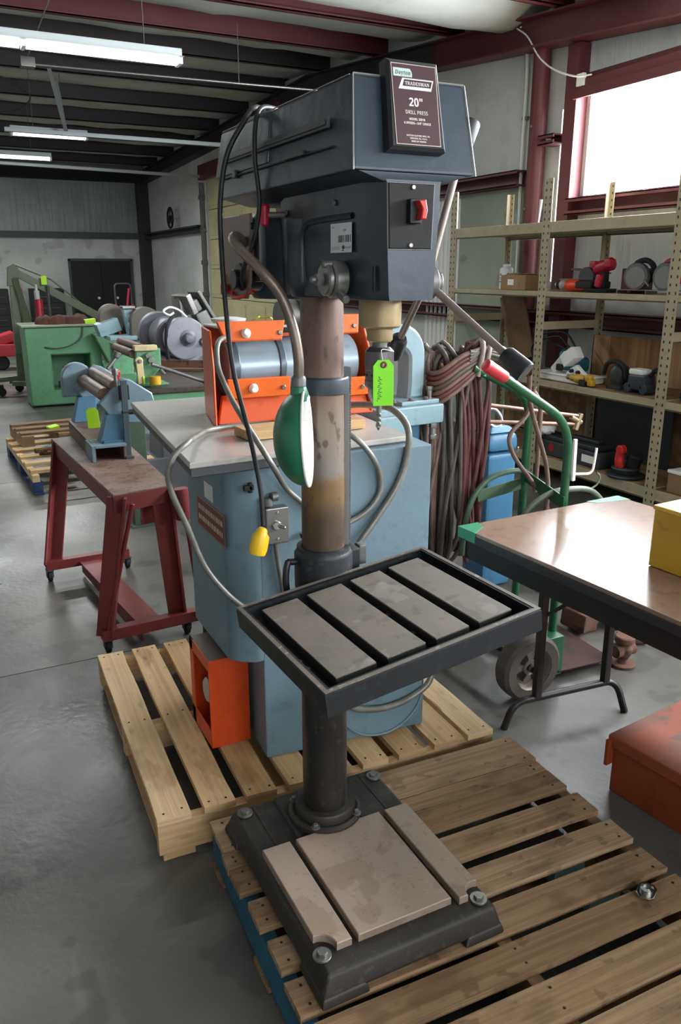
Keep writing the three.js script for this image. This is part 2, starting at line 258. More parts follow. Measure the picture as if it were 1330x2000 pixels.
{ // overhead door in the right wall: cream sections
  const d = sgroup('door_1'), cr = paint(0xc4bb92, .5);
  for (let i = 0; i < 6; i++) {
    const y = i * .54, p = part('section', bb(XW + .03, XW + .08, y + .005, y + .535, -14.15, -10.25, .006), cr, d);
    parts('raised_panel', Array.from({ length: 4 }, (_, k) => bb(XW + .015, XW + .04, y + .07, y + .47, -14.05 + k * .97, -13.2 + k * .97, .012)), cr, p);
  }
  parts('track', [bb(XW - .09, XW - .03, 0, 3.2, -14.3, -14.22, .004), bb(XW - .09, XW - .03, 0, 3.2, -10.2, -10.12, .004)], M.steeldull, d);
  parts('track_bracket', [.5, 1.1, 1.7, 2.3, 2.9].map(y => bb(XW - .1, XW, y, y + .08, -14.34, -14.2, .004)), M.steeldull, d);
  part('header', bb(XW - .1, XW, 3.24, 3.5, -14.3, -10.1, .004), M.red, d);
  parts('horizontal_track', [bar([XW - .1, 3.3, -14.2], [.3, 3.34, -14.0], .07, .05), bar([XW - .1, 3.3, -10.2], [.4, 3.34, -10.4], .07, .05)], mt(0xa9b0b2, .4, .5), d);
  parts('track_hanger', [bar([1.17, 3.36, -10.4], [.95, 4.0, -9.9], .05, .012), bar([1.17, 3.36, -10.44], [1.13, 4.0, -10.6], .05, .012)], mt(0xa9b0b2, .4, .5), d);
}
{ // roof
  const c = sgroup('ceiling'), zs = [ZN + .2, 3.4, 1.9, .4, -1.1, -2.6, -4.15, -5.7, -7.2, -8.7, -10.2, -11.7, -13.2, -14.7, -16.2, -17.6, ZF];
  const roof = []; for (let i = 0; i < zs.length - 1; i++) { const a = zs[i], b = zs[i + 1]; roof.push(bar([(XL + XW) / 2, rb(a) + .56, a + .03], [(XL + XW) / 2, rb(b) + .56, b - .03], XW - XL + .4, .08, 0)); }
  part('roof_panel', roof, M.greydark, c);
  for (let i = 1; i < zs.length - 1; i++) { const z = zs[i], y = rb(z) + .245; part('purlin', [bb(XL, XW, y, y + .01, z, z + .075, 0), bb(XL, XW, y, y + .21, z, z + .01, 0), bb(XL, XW, y + .2, y + .21, z - .07, z, 0), bb(XL, XW, y, y + .025, z + .067, z + .075, 0)], z < -8 ? M.browndark : M.red, c); }
  for (let i = 0; i < zs.length - 1; i++) { // faced insulation sagging between purlins
    const a = zs[i], b = zs[i + 1], nx = 40, nz = 10, P = [], I = [];
    for (let k = 0; k <= nz; k++) for (let j = 0; j <= nx; j++) { const t = k / nz, x = XL + (XW - XL) * j / nx, z = a + (b - a) * t, n = fb(x / 12 + .5, z / 24 + .5, 24, 40, 3, 700); P.push(x, rb(a) + (rb(b) - rb(a)) * t + .455 - ((a < .5 && b > -6 ? .2 : .05) + .13 * n) * sin(PI * t) + .02 * n, z); }
    for (let k = 0; k < nz; k++) for (let j = 0; j < nx; j++) { const q = k * (nx + 1) + j; I.push(q, q + 1, q + nx + 1, q + 1, q + nx + 2, q + nx + 1); }
    const g = new THREE.BufferGeometry(); g.setAttribute('position', new THREE.Float32BufferAttribute(P, 3)); g.setIndex(I); g.computeVertexNormals();
    part('insulation_blanket', g, M.insul, c, { crease: 1.2 });
  }
}
// fluorescent fixtures: housing, glowing tubes and the light they give
function fluor(label, xa, xb, y, z, I, tubes) {
  const t = wthing('fluorescent_fixture', label, 'ceiling light', [(xa + xb) / 2, y, z], 'strip lights under the roof');
  part('housing', [bb(xa, xb, y, y + .06, z - .06, z + .06, .006), prx([[z - .06, y], [z + .06, y], [z + .13, y - .012], [z - .13, y - .012]], xa, xb, .002)], mt(0xc4cccb, .4), t);
  const gl = glow(0xf2f6f4, 2.0); const n = tubes;
  for (let s = -1; s <= 1; s += 2) for (let k = 0; k < n; k++) part('tube', cy(.017, .017, (xb - xa) / n - .05, xa + (xb - xa) * (k + .5) / n, y - .035, z + s * .05, 'x', 14), gl, t);
  parts('socket', Array.from({ length: n + 1 }, (_, k) => bx(.03, .06, .15, clamp(xa + (xb - xa) * k / n, xa + .015, xb - .015), y - .03, z, .004)), M.white, t);
  parts('hanger', [rod([xa + .3, y + .06, z], [xa + .3, rb(z) + .4, z], .004), rod([xb - .3, y + .06, z], [xb - .3, rb(z) + .4, z], .004)], M.steeldull, t);
  area(xb - xa, .14, 0xf2f6f4, I, [(xa + xb) / 2, y - .075, z], [(xa + xb) / 2, 0, z]);
}
fluor('long white twin-tube strip light hung under the roof, largest and nearest at upper left', -1.1, 1.40, 3.31, -5.72, 40, 2);
fluor('short white strip light hung beside the grey door track, middle of the three strip lights', .5, 1.5, 3.38, -10.75, 90, 1);
fluor('glowing strip light furthest back under the roof, cut by the left photo edge', -.6, 1.33, 3.36, -13.1, 110, 1);
fluor('added fill light built as a long white twin-tube strip light outside the left photo edge near the middle of the roof', -5.6, -3.2, 3.36, -9.5, 14, 2);  // unseen fixture added to lift the light in the shop
fluor('long white twin-tube strip light added for brightness outside the left photo edge near the far wall', -5.6, -3.2, 3.36, -15.0, 90, 2);  // fixture added out of view to brighten the far wall
{
  const t = wthing('electrical_conduit', 'thin grey electrical conduit running across under the roof beams from a small junction box', 'conduit', [1.4, 3.3, -6.6]);
  part('pipe', pipe([[.32, 3.33, -6.6], [2.3, 3.33, -6.5], [4.06, 3.36, -6.5]], .012, .1), M.steel, t);
  part('junction_box', bx(.12, .08, .1, .28, 3.34, -6.6), M.steel, t);
  parts('hanger_rod', [rod([.28, 3.37, -6.6], [.5, 3.84, -6.3], .006), rod([2.2, 3.33, -6.5], [2.2, 3.85, -6.5], .004)], M.steel, t);
  const d = wthing('door_opener', 'dark overhead door opener with grey box hung below the roof at far left', 'door opener', [-.05, 3.2, -9.3]);
  part('motor_box', bx(.3, .22, .4, -.02, 3.28, -9.4), M.greydark, d);
  parts('hanger', [bar([.08, 3.4, -9.4], [.08, 4.0, -9.4], .04, .02), bar([-.12, 3.4, -9.4], [-.12, 4.0, -9.4], .04, .02)], M.blackmatte, d);
  part('control_box', bx(.14, .16, .1, .2, 3.82, -9.2), M.steel, d);
  part('cord', tb([[.2, 3.74, -9.2], [.45, 3.68, -9.25], [.62, 3.55, -9.3], [.5, 3.42, -9.35], [.12, 3.35, -9.4]], .009), M.rubber, d);
  const p = wthing('wall_conduit', 'pale vertical conduit on the right wall left of the round red post', 'conduit', [XW - .03, 2.8, -4.66]);
  part('pipe', tb([[XW - .12, 3.62, -4.66], [XW - .05, 3.5, -4.67], [XW - .03, 3.3, -4.66], [XW - .03, 2.6, -4.66], [XW - .03, 1.9, -4.64], [XW - .03, 1.0, -4.62]], .016, 50), M.white, p);
  parts('pipe_clamp', [2.0, 2.45, 2.9].map(y => bx(.03, .03, .07, XW - .02, y, -4.655, .004)), M.steel, p);
  one('wall_cable', 'loose white cable drooping from the roof corner to the window header', 'cable', tb([[XW - .15, 3.6, -4.68], [XW - .18, 3.5, -4.5], [XW - .2, 3.3, -4.3], [XW - .21, 3.17, -4.1], [XW - .2, 3.06, -3.8], [XW - .16, 3.06, -3.7]], .007, 50), M.white, [XW - .18, 3.4, -4.4]);
  const h = wthing('handwheel', 'small dark spoked handwheel leaning on the girt of the right wall', 'handwheel', [XW - .19, 2.44, -16.1]);
  part('rim', put(new THREE.TorusGeometry(.2, .022, 10, 32).rotateY(PI / 2), XW - .19, 2.66, -16.1), M.blackmatte, h);
  part('hub', cy(.045, .045, .07, XW - .19, 2.66, -16.1, 'x'), M.blackmatte, h);
  for (let k = 0; k < 5; k++) { const a = k * 2 * PI / 5 + .3; part('spoke', rod([XW - .19, 2.66, -16.1], [XW - .19, 2.66 + .19 * sin(a), -16.1 + .19 * cos(a)], .014), M.blackmatte, h); }
}
// frustum with bevelled edges: footprints [x0,x1,z0,z1] at heights y0 and y1
function fr(y0, a, y1, b, bev = .004) {
  const g = new RoundedBoxGeometry(1, 1, 1, 1, .001), w = max(a[1] - a[0], b[1] - b[0]), d = max(a[3] - a[2], b[3] - b[2]), h = abs(y1 - y0);
  const g2 = new RoundedBoxGeometry(w, h, d, 1, min(bev, w * .4, h * .4, d * .4)), p = g2.attributes.position; g.dispose();
  for (let i = 0; i < p.count; i++) {
    const u = p.getX(i) / w + .5, v = p.getY(i) / h + .5, s = p.getZ(i) / d + .5, L = (k) => a[k] + (b[k] - a[k]) * v;
    p.setXYZ(i, L(0) + (L(1) - L(0)) * u, y0 + (y1 - y0) * v, L(2) + (L(3) - L(2)) * s);
  }
  return g2;
}
const bolt = (x, y, z, r = .011, axis = 'y') => { const d = axis === 'y' ? [0, 1, 0] : axis === 'x' ? [1, 0, 0] : axis === '-x' ? [-1, 0, 0] : [0, 0, 1]; const k = (t) => [x + d[0] * t, y + d[1] * t, z + d[2] * t]; const f = d.map(abs); return [cy(r * 1.7, r * 1.7, .003, ...k(.0015), d, 16, .0005), cy(r, r, .008, ...k(.007), d, 6, .001)]; };

// ---------- the drill press ----------
{
  const t = wthing('drill_press', 'tall black floor drill press with rusty brown column standing on the nearest pallet', 'drill press', [0, .14, 0]);
  const basemat = mt(0x3c3630, .55, .2, { map: T.scuff, bump: .001 });
  const base = part('base', [fr(.156, [-.232, .226, -.145, .475], .207, [-.214, .214, -.128, .458], .01), fr(.14, [-.236, -.12, .36, .48], .165, [-.23, -.13, .37, .474], .006), fr(.14, [.12, .23, .36, .48], .165, [.13, .224, .37, .474], .006), fr(.14, [-.236, -.12, -.15, -.05], .165, [-.23, -.13, -.14, -.06], .006), fr(.14, [.12, .23, -.15, -.05], .165, [.13, .224, -.14, -.06], .006),
    fr(.2, [-.105, .105, -.125, .062], .216, [-.098, .098, -.12, .058], .005), [-.16, .16].map(x => fr(.203, [x - .004, x + .004, -.12, .05], .209, [x - .003, x + .003, -.12, .05], .002))], basemat, t);
  const arc = (cx, cz, r, a0, a1) => ring(cx, cz, r, 9, a0, a1), pm = mt(0xffffff, .46, .1, { map: tex(512, 512, .5, (u, v) => { const n = fb(u, v, 4, 4, 6, 600), st = ss(.56, .62, fb(u, v, 5, 4, 5, 610)), k = ss(.70, .75, fb(u, v, 40, 40, 3, 620)); return mixc(mixc([158, 138, 120], [140, 124, 112], n), [112, 90, 74], clamp(.35 * st + .25 * k)); }), bump: .0004 });
  part('worktop_plate', pry([[-.206, .07], [-.132, .07], [-.132, .41], [-.168, .41], ...arc(-.203, .405, .035, 0, -PI / 2), [-.206, .37]], .203, .226, .002), pm, base);
  part('worktop_plate', pry([[-.116, .07], [.124, .07], [.124, .41], [-.116, .41]], .203, .226, .002), pm, base);
  part('worktop_plate', pry([[.14, .07], [.208, .07], [.208, .39], ...arc(.196, .42, .032, -PI / 2, -PI), [.164, .42], [.14, .42]], .203, .226, .002), pm, base);
  for (const [x, z] of [[-.19, -.1], [.196, -.09], [-.203, .41], [.188, .428]]) part('hold_down_bolt', [cy(.02, .02, .004, x, .21, z), bolt(x, .211, z, .012)], M.steel, base);
  // column: black painted foot, worn brown above
  const colm = mt(0xffffff, .42, .35, { map: tex(256, 1024, [.32, .75], (u, v) => {
    const y = .88 + v * .75, n = fb(u, v, 6, 10, 6, 640), w = .03 * (n - .5), yy = y + w; let c = mixc([116, 92, 84], [136, 114, 98], ss(1.42, 1.34, yy)); c = mixc(c, [132, 120, 106], ss(1.34, 1.26, yy)); c = mixc(c, [134, 126, 118], ss(1.24, 1.17, yy)); c = mixc(c, mixc([112, 90, 60], [140, 112, 72], n), ss(1.16, 1.13, yy)); c = mixc(c, [84, 70, 56], ss(1.10, 1.04, yy));
    const k = ss(.6, .72, fb(u, v, 20, 26, 4, 660)); return mixc(c, [64, 50, 46], k * .5 + .2 * n);
  }), bump: .0003 });
  const column = part('column', [cyRaw(.047, .052, 1.62, .88, 32)], colm, t, { keepUV: true });
  part('lower_column', [la([[.0, .24], [.0575, .24], [.0575, .88], [0, .88]], 32)], mt(0x383532, .32, .25, { map: T.scuff, bump: .0005 }), t);
  part('column_flange', la([[.03, .205], [.095, .205], [.097, .215], [.097, .232], [.09, .238], [.086, .238], [.08, .236], [.08, .255], [.076, .26], [.04, .26]], 40), basemat, t);
  parts('flange_bolt', [.8, 2.3, 3.9, 5.5].map(a => bolt(.088 * cos(a), .236, .088 * sin(a), .007)), M.steeldull, t);
  const rk = []; for (let i = 0; i < 60; i++) rk.push(bx(.012, .0042, .008, .054, .985 + i * .0062, -.002, 0, [0, -.2, 0]));
  part('rack', [bb(.048, .060, .96, 1.37, -.009, .009, .001).rotateY(-.3), rk.map(g => g.translate(.006, 0, 0).rotateY(-.3)), bb(.055, .059, .26, .88, -.012, .012, .001)], M.steeldull, t);
  part('rack_ring', [la([[.046, 1.336], [.058, 1.336], [.06, 1.339], [.06, 1.368], [.057, 1.372], [.046, 1.374]], 32), bb(.045, .068, 1.33, 1.39, -.012, .012, .003)], M.charcoal, t);
  // table bracket and tilted table
  const br = part('table_bracket', [la([[.053, .865], [.068, .865], [.07, .87], [.07, .955], [.064, .962], [.064, .972], [.053, .972]], 32), fr(.79, [-.05, .05, .03, .17], .85, [-.045, .045, .03, .17], .01), cy(.045, .045, .09, 0, .81, .16, 'z', 24, .006), la([[.053, .78], [.068, .78], [.068, .87], [.053, .87]], 32), bb(.055, .085, .88, .96, -.03, .03, .006)], mt(0x33393e, .5, .2, { map: T.scuff }), t);
  part('clamp_lever', [rod([-.066, .94, .0], [-.095, .945, .005], .008), tb([[-.093, .948, .005], [-.1, .93, .008], [-.103, .9, .01], [-.1, .862, .012]], .008)], M.black, br);
  part('crank_stub', [rod([.07, .93, 0], [.1, .93, 0], .012), bx(.02, .05, .03, .1, .935, 0)], M.steeldull, br);
  const tilt = g => put(g, .004, .916, .278, [0, .03, .125]);
  const rimO = [[-.248, -.215], [.248, -.215], [.248, .215], [-.248, .215]], rimI = [[-.236, -.203], [.236, -.203], [.236, .203], [-.236, .203]];
  const blk = mt(0x24272b, .42, .1, { map: T.scuff, bump: .0008 });
  const tab = part('table', [tilt(pry(rimO, -.052, .0, .004, [rimI])), tilt(pry([[-.24, -.207], [.24, -.207], [.24, .207], [-.24, .207]], -.05, -.034, .003)), tilt(bb(-.1, .1, -.075, -.04, -.15, .15, .01)), tilt(bb(-.22, .22, -.07, -.04, -.04, .04, .01))], blk, t);
  const plm = mt(0xffffff, .48, .15, { map: tex(512, 512, .42, (u, v) => { const n = fb(u, v, 4, 4, 6, 680), k = ss(.64, .74, fb(u, v, 16, 16, 5, 690)), h = ss(.62, .72, fb(u, v, 6, 6, 4, 695)); return mixc(mixc([128, 118, 108], [106, 100, 94], n), mixc([70, 66, 64], [150, 146, 142], h), clamp(k * .3 + h * .35)); }), bump: .0004 });
  for (const [a, b] of [[-.203, -.116], [-.092, -.004], [.02, .10], [.124, .208]]) { part('table_plate', [tilt(bb(a, b, -.009, -.005, -.176, .170, .0012))], plm, tab); part('plate_body', [tilt(bb(a, b, -.036, -.0085, -.1765, .1705, .001))], M.blackmatte, tab); }
  part('worn_rim', [tilt(pry([[-.247, -.214], [.247, -.214], [.247, .214], [-.247, .214]], -.0005, .0012, .0004, [[[-.238, -.205], [.238, -.205], [.238, .205], [-.238, .205]]]))], mt(0x8d8278, .5, .1, { map: T.scuff }), tab);
  parts('plate_hole', [tilt(cy(.006, .006, .004, .012, -.02, -.0, 'y', 12)), tilt(cy(.006, .006, .004, .012, -.02, .1, 'y', 12))], M.dark, tab);
  part('shavings', Array.from({ length: 24 }, (_, i) => tilt(bx(.006 + .012 * R0(), .006, .006 + .01 * R0(), -.222 + .01 * (R0() - .5), -.03, -.12 + i * .013, .001, [R0(), R0() * 3, R0()]))), M.steeldull, tab, { stuff: true });
  // head casting
  const hm = mt(0x303a45, .34, .1, { map: T.mott, bump: .0005 });
  const outline = (f, s) => [[-f, .372], [f, .372], [s, .31], [s, -.04], [s * .8, -.095], [-s * .8, -.095], [-s, -.04], [-s, .31]];
  const head = part('head_casting', [loftY([[1.548, outline(.044, .056)], [1.556, outline(.046, .058)], [1.64, outline(.05, .062)], [1.742, outline(.054, .066)], [1.765, outline(.06, .075)]]), la([[.05, 1.545], [.064, 1.545], [.078, 1.575], [.078, 1.7], [0, 1.7]], 32), tb([[-.062, 1.575, .04], [-.063, 1.64, .04], [-.064, 1.672, .046], [-.064, 1.688, .07], [-.064, 1.692, .11], [-.064, 1.694, .27]], .006, 40, 8)], hm, t);
  part('slot', bb(-.0595, -.057, 1.563, 1.606, .335, .343, .001), M.dark, head);
  parts('screw', [cy(.006, .006, .004, -.068, 1.715, -.03, 'x', 12), cy(.006, .006, .004, -.068, 1.72, .2, 'x', 12)], M.steeldull, head);
  const lever = part('belt_tension_lever', [rod([-.066, 1.712, -.035], [-.1, 1.712, -.06], .006)], M.steeldull, head);
  part('lever_grip', cy(.011, .012, .045, -.105, 1.712, -.063, [0, 1, .1], 16, .004), M.redtool, lever);
  const st = part('auction_sticker', sheet(.088, .052, -.0675, 1.657, .228, [0, -PI / 2, 0]), mt(0xffffff, .5, 0, { map: canvasTex(256, 224, (c, w, h) => { c.fillStyle = '#dcdce0'; c.fillRect(0, 0, w, h); c.fillStyle = '#222'; c.font = 'bold 16px sans-serif'; c.fillText('Lot:', 18, 34); c.font = 'bold 22px sans-serif'; c.fillText('108', 150, 62); for (let x = 96; x < 240; x += 3 + fl(hash(x, 1, 2) * 8)) c.fillRect(x, 92, 2 + fl(hash(x, 3, 4) * 6), 54); c.fillStyle = '#777'; for (let k = 0; k < 3; k++) c.fillRect(16, 178 + k * 9, 96, 3); c.fillStyle = '#333'; c.beginPath(); c.arc(156, 184, 16, 0, 7); c.fill(); c.font = 'bold 18px sans-serif'; c.fillText('ROLLER', 176, 192); c.fillRect(140, 204, 22, 8); }) }), head, { keepUV: true, flat: true, label: 'white sticker with bar code' });
  // pinion hub on the left side
  const hub = part('spring_hub', [cy(.034, .034, .03, -.078, 1.583, .228, 'x', 28, .004), cy(.03, .03, .012, -.099, 1.583, .228, 'x', 28, .003), cy(.022, .022, .02, -.066, 1.583, .228, 'x', 24)], M.steel, head);
  part('hub_nut', [cy(.012, .012, .016, -.113, 1.583, .228, 'x', 6), cy(.006, .006, .03, -.116, 1.583, .228, 'x', 12)], M.steeldull, hub);
  parts('hub_pin', [cy(.007, .007, .02, -.1, 1.61, .235, 'x', 10), cy(.008, .008, .03, -.08, 1.552, .262, [0, -.4, 1], 10)], M.steeldull, hub);
  // belt cover
  const cm = mt(0x333f4a, .36, .1, { map: T.mott, bump: .0006 });
  const cover = part('belt_cover', [fr(1.757, [-.121, .121, -.305, .38], 1.905, [-.108, .108, -.30, .352], .006), fr(1.806, [-.121, .121, -.335, .0], 1.905, [-.109, .109, -.31, .0], .006), fr(1.742, [-.056, .056, -.28, .371], 1.759, [-.117, .117, -.3, .375], .003), fr(1.90, [-.10, .10, -.28, -.05], 1.924, [-.085, .085, -.25, -.09], .01)], cm, t);
  part('seam', [fr(1.7995, [-.1225, -.115, -.3, .30], 1.8025, [-.1218, -.115, -.3, .30], .0005)], M.dark, cover);
  const wm = mt(0x9a9c98, .5, .5), E3 = [[-.121, 1.757, .38], [-.108, 1.905, .352], [.108, 1.905, .352], [.121, 1.757, .38]];
  parts('worn_edge', [rod(E3[0], E3[1], .0014, .0014, 6), rod(E3[1], E3[2], .0014, .0014, 6), rod(E3[2], E3[3], .0018, .0018, 6), rod([-.108, 1.905, .34], [-.109, 1.905, -.3], .0012, .0012, 6)], wm, cover);
  part('trim_strip', [fr(1.832, [-.1235, -.117, -.27, .285], 1.85, [-.1215, -.115, -.27, .285], .001)], M.greydark, cover);
  part('trim_strip', [fr(1.837, [-.1255, -.119, -.262, .278], 1.846, [-.1245, -.118, -.262, .278], .001)], M.black, cover);
  parts('latch', [bb(-.127, -.119, 1.8, 1.808, .10, .19, .001), bb(-.126, -.119, 1.796, 1.812, -.2, -.18, .001)], M.black, cover);
  // nameplate and switch plate on the sloping front
  const fl2 = (g, y, z) => put(g, 0, y, z, [-.255, 0, 0]);
  const np = part('nameplate_housing', [put(pr([[-.056, -.07], [.053, -.07], [.048, .072], [-.051, .072]], .03, .005), -.006, 1.853, .355, [-.2, 0, 0])], mt(0x26292d, .4, .1, { map: T.mott }), cover);
  const plate = canvasTex(512, 720, (c, w, h) => {
    c.fillStyle = '#4a3438'; c.fillRect(0, 0, w, h); c.strokeStyle = '#c9b9ac'; c.lineWidth = 7; c.strokeRect(6, 6, w - 12, h - 12);
    c.fillStyle = '#b9cdc6'; c.beginPath(); c.moveTo(24, 44); c.lineTo(210, 44); c.quadraticCurveTo(240, 70, 232, 118); c.lineTo(24, 118); c.fill(); c.fillStyle = '#2a2a2e'; c.font = 'italic bold 50px serif'; c.fillText('Dayton', 40, 100, 176);
    c.fillStyle = '#d8d4d0'; c.beginPath(); c.moveTo(120, 128); c.lineTo(474, 128); c.lineTo(440, 226); c.lineTo(70, 226); c.fill(); c.fillStyle = '#3a2a2e'; c.beginPath(); c.moveTo(140, 140); c.lineTo(456, 140); c.lineTo(436, 198); c.lineTo(118, 198); c.fill(); c.fillStyle = '#e2dcd6'; c.font = 'bold 42px serif'; c.fillText('TRADESMAN', 146, 186, 286);
    c.textAlign = 'center'; c.font = 'bold 104px sans-serif'; c.fillText('20"', w / 2, 372); c.font = '46px sans-serif'; c.fillText('DRILL PRESS', w / 2, 442); c.font = 'bold 28px sans-serif'; c.fillText('MODEL 3Z918', w / 2, 496); c.fillText('6 SPEEDS—3/4" CHUCK', w / 2, 532);
    c.font = 'bold 20px sans-serif'; c.fillText('DAYTON ELECTRIC MFG. CO.', w / 2, 640); c.fillText('CHICAGO, ILL. U.S.A.', w / 2, 664); c.fillText('MADE IN TAIWAN', w / 2, 690);
  });
  part('nameplate', put(new THREE.PlaneGeometry(.087, .128), -.0075, 1.853 + .0068, .355 + .0302, [-.2, 0, 0]), mt(0xffffff, .35, .2, { map: plate }), np, { keepUV: true, flat: true, label: 'maroon nameplate with white lettering' });
  const sp = part('switch_plate', put(pr([[-.043, -.053], [.043, -.053], [.046, .053], [-.046, .053]], .005, .0015), -.006, 1.688, .371, [0, 0, 0]), M.blackmatte, head);
  part('plate_edge', put(pr([[-.045, -.055], [.045, -.055], [.048, .055], [-.048, .055]], .003, .001), -.006, 1.688, .3705, [0, 0, 0]), M.steeldull, sp);
  parts('plate_screw', [cy(.0045, .0045, .004, -.004, 1.735, .377, 'z', 12), cy(.0045, .0045, .004, -.007, 1.641, .377, 'z', 12)], M.steel, sp);
  part('switch_bezel', [bx(.024, .04, .014, -.004, 1.696, .382, .003)], M.dark, sp);
  part('rocker_switch', [put(pr([[-.015, -.006], [.002, -.004], [.015, -.012], [.017, .003], [0, .007], [-.015, .004]].map(p => [p[1] + .006, p[0]]), .018, .002), -.004, 1.697, .388, [0, 0, 0])], M.redplastic, sp, { label: 'red rocker switch' });
  // quill, spindle, chuck, bit
  const sx = 0, sz = .26, brass = mt(0x9a8560, .45, .45, { map: T.mott, bump: .0004 });
  part('quill_collar', la([[0, 1.555], [.04, 1.555], [.041, 1.53], [.0405, 1.498], [.036, 1.494], [.025, 1.494], [.025, 1.472], [.022, 1.468], [0, 1.468]], 36).translate(sx, 0, sz), brass, t);
  const spd = part('spindle', la([[0, 1.47], [.015, 1.47], [.014, 1.455], [0, 1.45]], 24).translate(sx, 0, sz), M.steeldull, t);
  const chk = part('chuck', la([[0, 1.458], [.02, 1.458], [.028, 1.45], [.0285, 1.415], [.0275, 1.414], [.0275, 1.395], [.0285, 1.394], [.0285, 1.384], [.022, 1.378], [.021, 1.362], [.013, 1.348], [.006, 1.346], [0, 1.346]], 32).translate(sx, 0, sz), mt(0x6c6568, .34, .8, { map: T.mott }), spd);
  void chk;
  parts('key_hole', [0, 1, 2, 3, 4, 5, 6, 7, 8, 9, 10, 11].map(k => cy(.002, .002, .003, .0275 * cos(k * .523), 1.405, sz + .0275 * sin(k * .523), [cos(k * .523), 0, sin(k * .523)], 8)), M.dark, spd);
  part('drill_bit', [la([[0, 1.35], [.0055, 1.35], [.0055, 1.33], [0, 1.33]], 16).translate(0, 0, sz), twist(.0055, 1.30, 1.335, sz), la([[0, 1.302], [.0052, 1.302], [0, 1.293]], 16).translate(0, 0, sz)], M.steeldull, spd);
  parts('chuck_arm', [rod([.045, 1.40, .2], [.03, 1.345, .19], .006, .004), rod([.05, 1.42, .17], [.052, 1.33, .165], .004, .006)], M.steeldull, spd);
  // feed handles on the right
  const fh = part('feed_hub', [cy(.032, .032, .05, .095, 1.577, .255, 'x', 28, .004), cy(.02, .02, .06, .07, 1.577, .255, 'x', 20), cy(.024, .024, .012, .126, 1.577, .255, 'x', 24, .003)], M.steeldull, head);
  for (const [e, g] of [[[.188, 1.45, .404], .052], [[.19, 1.822, .235], .05], [[.118, 1.463, .14], .05]]) {
    const s = [.105, 1.577, .257], d = e.map((v, i) => v - s[i]), L = Math.hypot(...d), n = d.map(v => v / L), m = n.map((v, i) => e[i] + v * g);
    part('feed_handle', rod(s, e, .0075), mt(0x8d7f76, .42, .5, { map: T.mott }), fh);
    part('handle_grip', [aim(la([[0, 0], [.014, 0], [.018, .006], [.0195, .02], [.022, g], [.0205, g + .004], [0, g + .004]], 24), n).translate(...e)], mt(0x17181c, .45), fh); void m;
  }
  // motor behind the column
  const mo = part('motor', [la([[0, 1.535], [.075, 1.535], [.088, 1.55], [.088, 1.70], [.07, 1.725], [0, 1.73]], 36).translate(.005, 0, -.215), bb(-.03, .03, 1.6, 1.7, -.14, -.08, .006)], M.charcoal, t);
  part('mount_plate', [put(pr([[-.09, -.09], [.05, -.09], [.075, -.05], [.09, .06], [.09, .088], [-.09, .088]], .008, .002), -.125, 1.628, -.165, [0, -PI / 2, 0])], mt(0x7a655a, .45, .3, { map: T.mott }), mo);
  part('motor_bracket', [bb(-.12, -.1, 1.575, 1.71, -.095, -.06, .004), bolt(-.121, 1.69, -.078, .008, '-x'), cy(.03, .03, .05, -.115, 1.585, -.14, 'x', 24), cy(.022, .018, .05, -.128, 1.58, -.14, 'x', 20)], M.black, mo);
  parts('wire_loop', [tb([[-.12, 1.60, -.23], [-.135, 1.585, -.255], [-.14, 1.56, -.25], [-.13, 1.55, -.22]], .004), tb([[-.12, 1.57, -.21], [-.14, 1.545, -.19], [-.14, 1.54, -.14], [-.12, 1.555, -.10]], .004)], M.redplastic, mo);
  part('wire_nut', cy(.009, .012, .024, -.142, 1.556, -.232, [.2, 1, 0], 12, .003), M.redtool, mo);
  // power cord draped over the cover, with its yellow plug
  const cord = part('power_cord', [tb([[.0, 1.933, -.2], [-.06, 1.935, -.16], [-.105, 1.925, -.11], [-.14, 1.89, -.08], [-.176, 1.83, -.08], [-.195, 1.74, -.08], [-.197, 1.63, -.08], [-.193, 1.525, -.08], [-.185, 1.39, -.07], [-.164, 1.235, -.03], [-.155, 1.12, 0], [-.155, 1.045, .01]], .0056, 140)], M.rubber, t);
  part('power_cord', [tb([[.02, 1.93, -.24], [-.05, 1.93, -.12], [-.11, 1.915, -.06], [-.128, 1.88, -.04], [-.135, 1.82, -.03], [-.128, 1.73, -.03], [-.135, 1.66, -.05], [-.15, 1.60, -.08], [-.135, 1.565, -.12], [-.11, 1.575, -.14]], .005, 110)], M.rubber, t);
  part('plug', [aim(la([[0, 0], [.008, 0], [.013, .006], [.0135, .012], [.02, .02], [.021, .05], [.019, .062], [0, .063]], 20), [-.25, -1, -.0]).translate(-.157, 1.04, .01)], M.plugyellow, cord, { label: 'yellow plug' });
}
function cyRaw(r1, r0, y1, y0, seg) { const g = new THREE.CylinderGeometry(r1, r0, y1 - y0, seg, 8, true), u = g.attributes.uv; g.translate(0, (y0 + y1) / 2, 0); for (let i = 0; i < u.count; i++) u.setXY(i, u.getX(i) * .32, u.getY(i) * (y1 - y0)); return g; }
function loftY(sections) { // stacked outlines (x,z) of equal length
  const n = sections[0][1].length, P = [], I = [];
  for (const [y, o] of sections) for (const p of o) P.push(p[0], y, p[1]);
  for (let s = 0; s < sections.length - 1; s++) for (let i = 0; i < n; i++) { const a = s * n + i, b = s * n + (i + 1) % n; I.push(a, b, b + n, a, b + n, a + n); }
  const cap = (s, flip) => { for (let i = 1; i < n - 1; i++) { const k = s * n; flip ? I.push(k, k + i + 1, k + i) : I.push(k, k + i, k + i + 1); } }; cap(0, true); cap(sections.length - 1, false);
  const g = new THREE.BufferGeometry(); g.setAttribute('position', new THREE.Float32BufferAttribute(P, 3)); g.setIndex(I); g.computeVertexNormals(); return g;
}
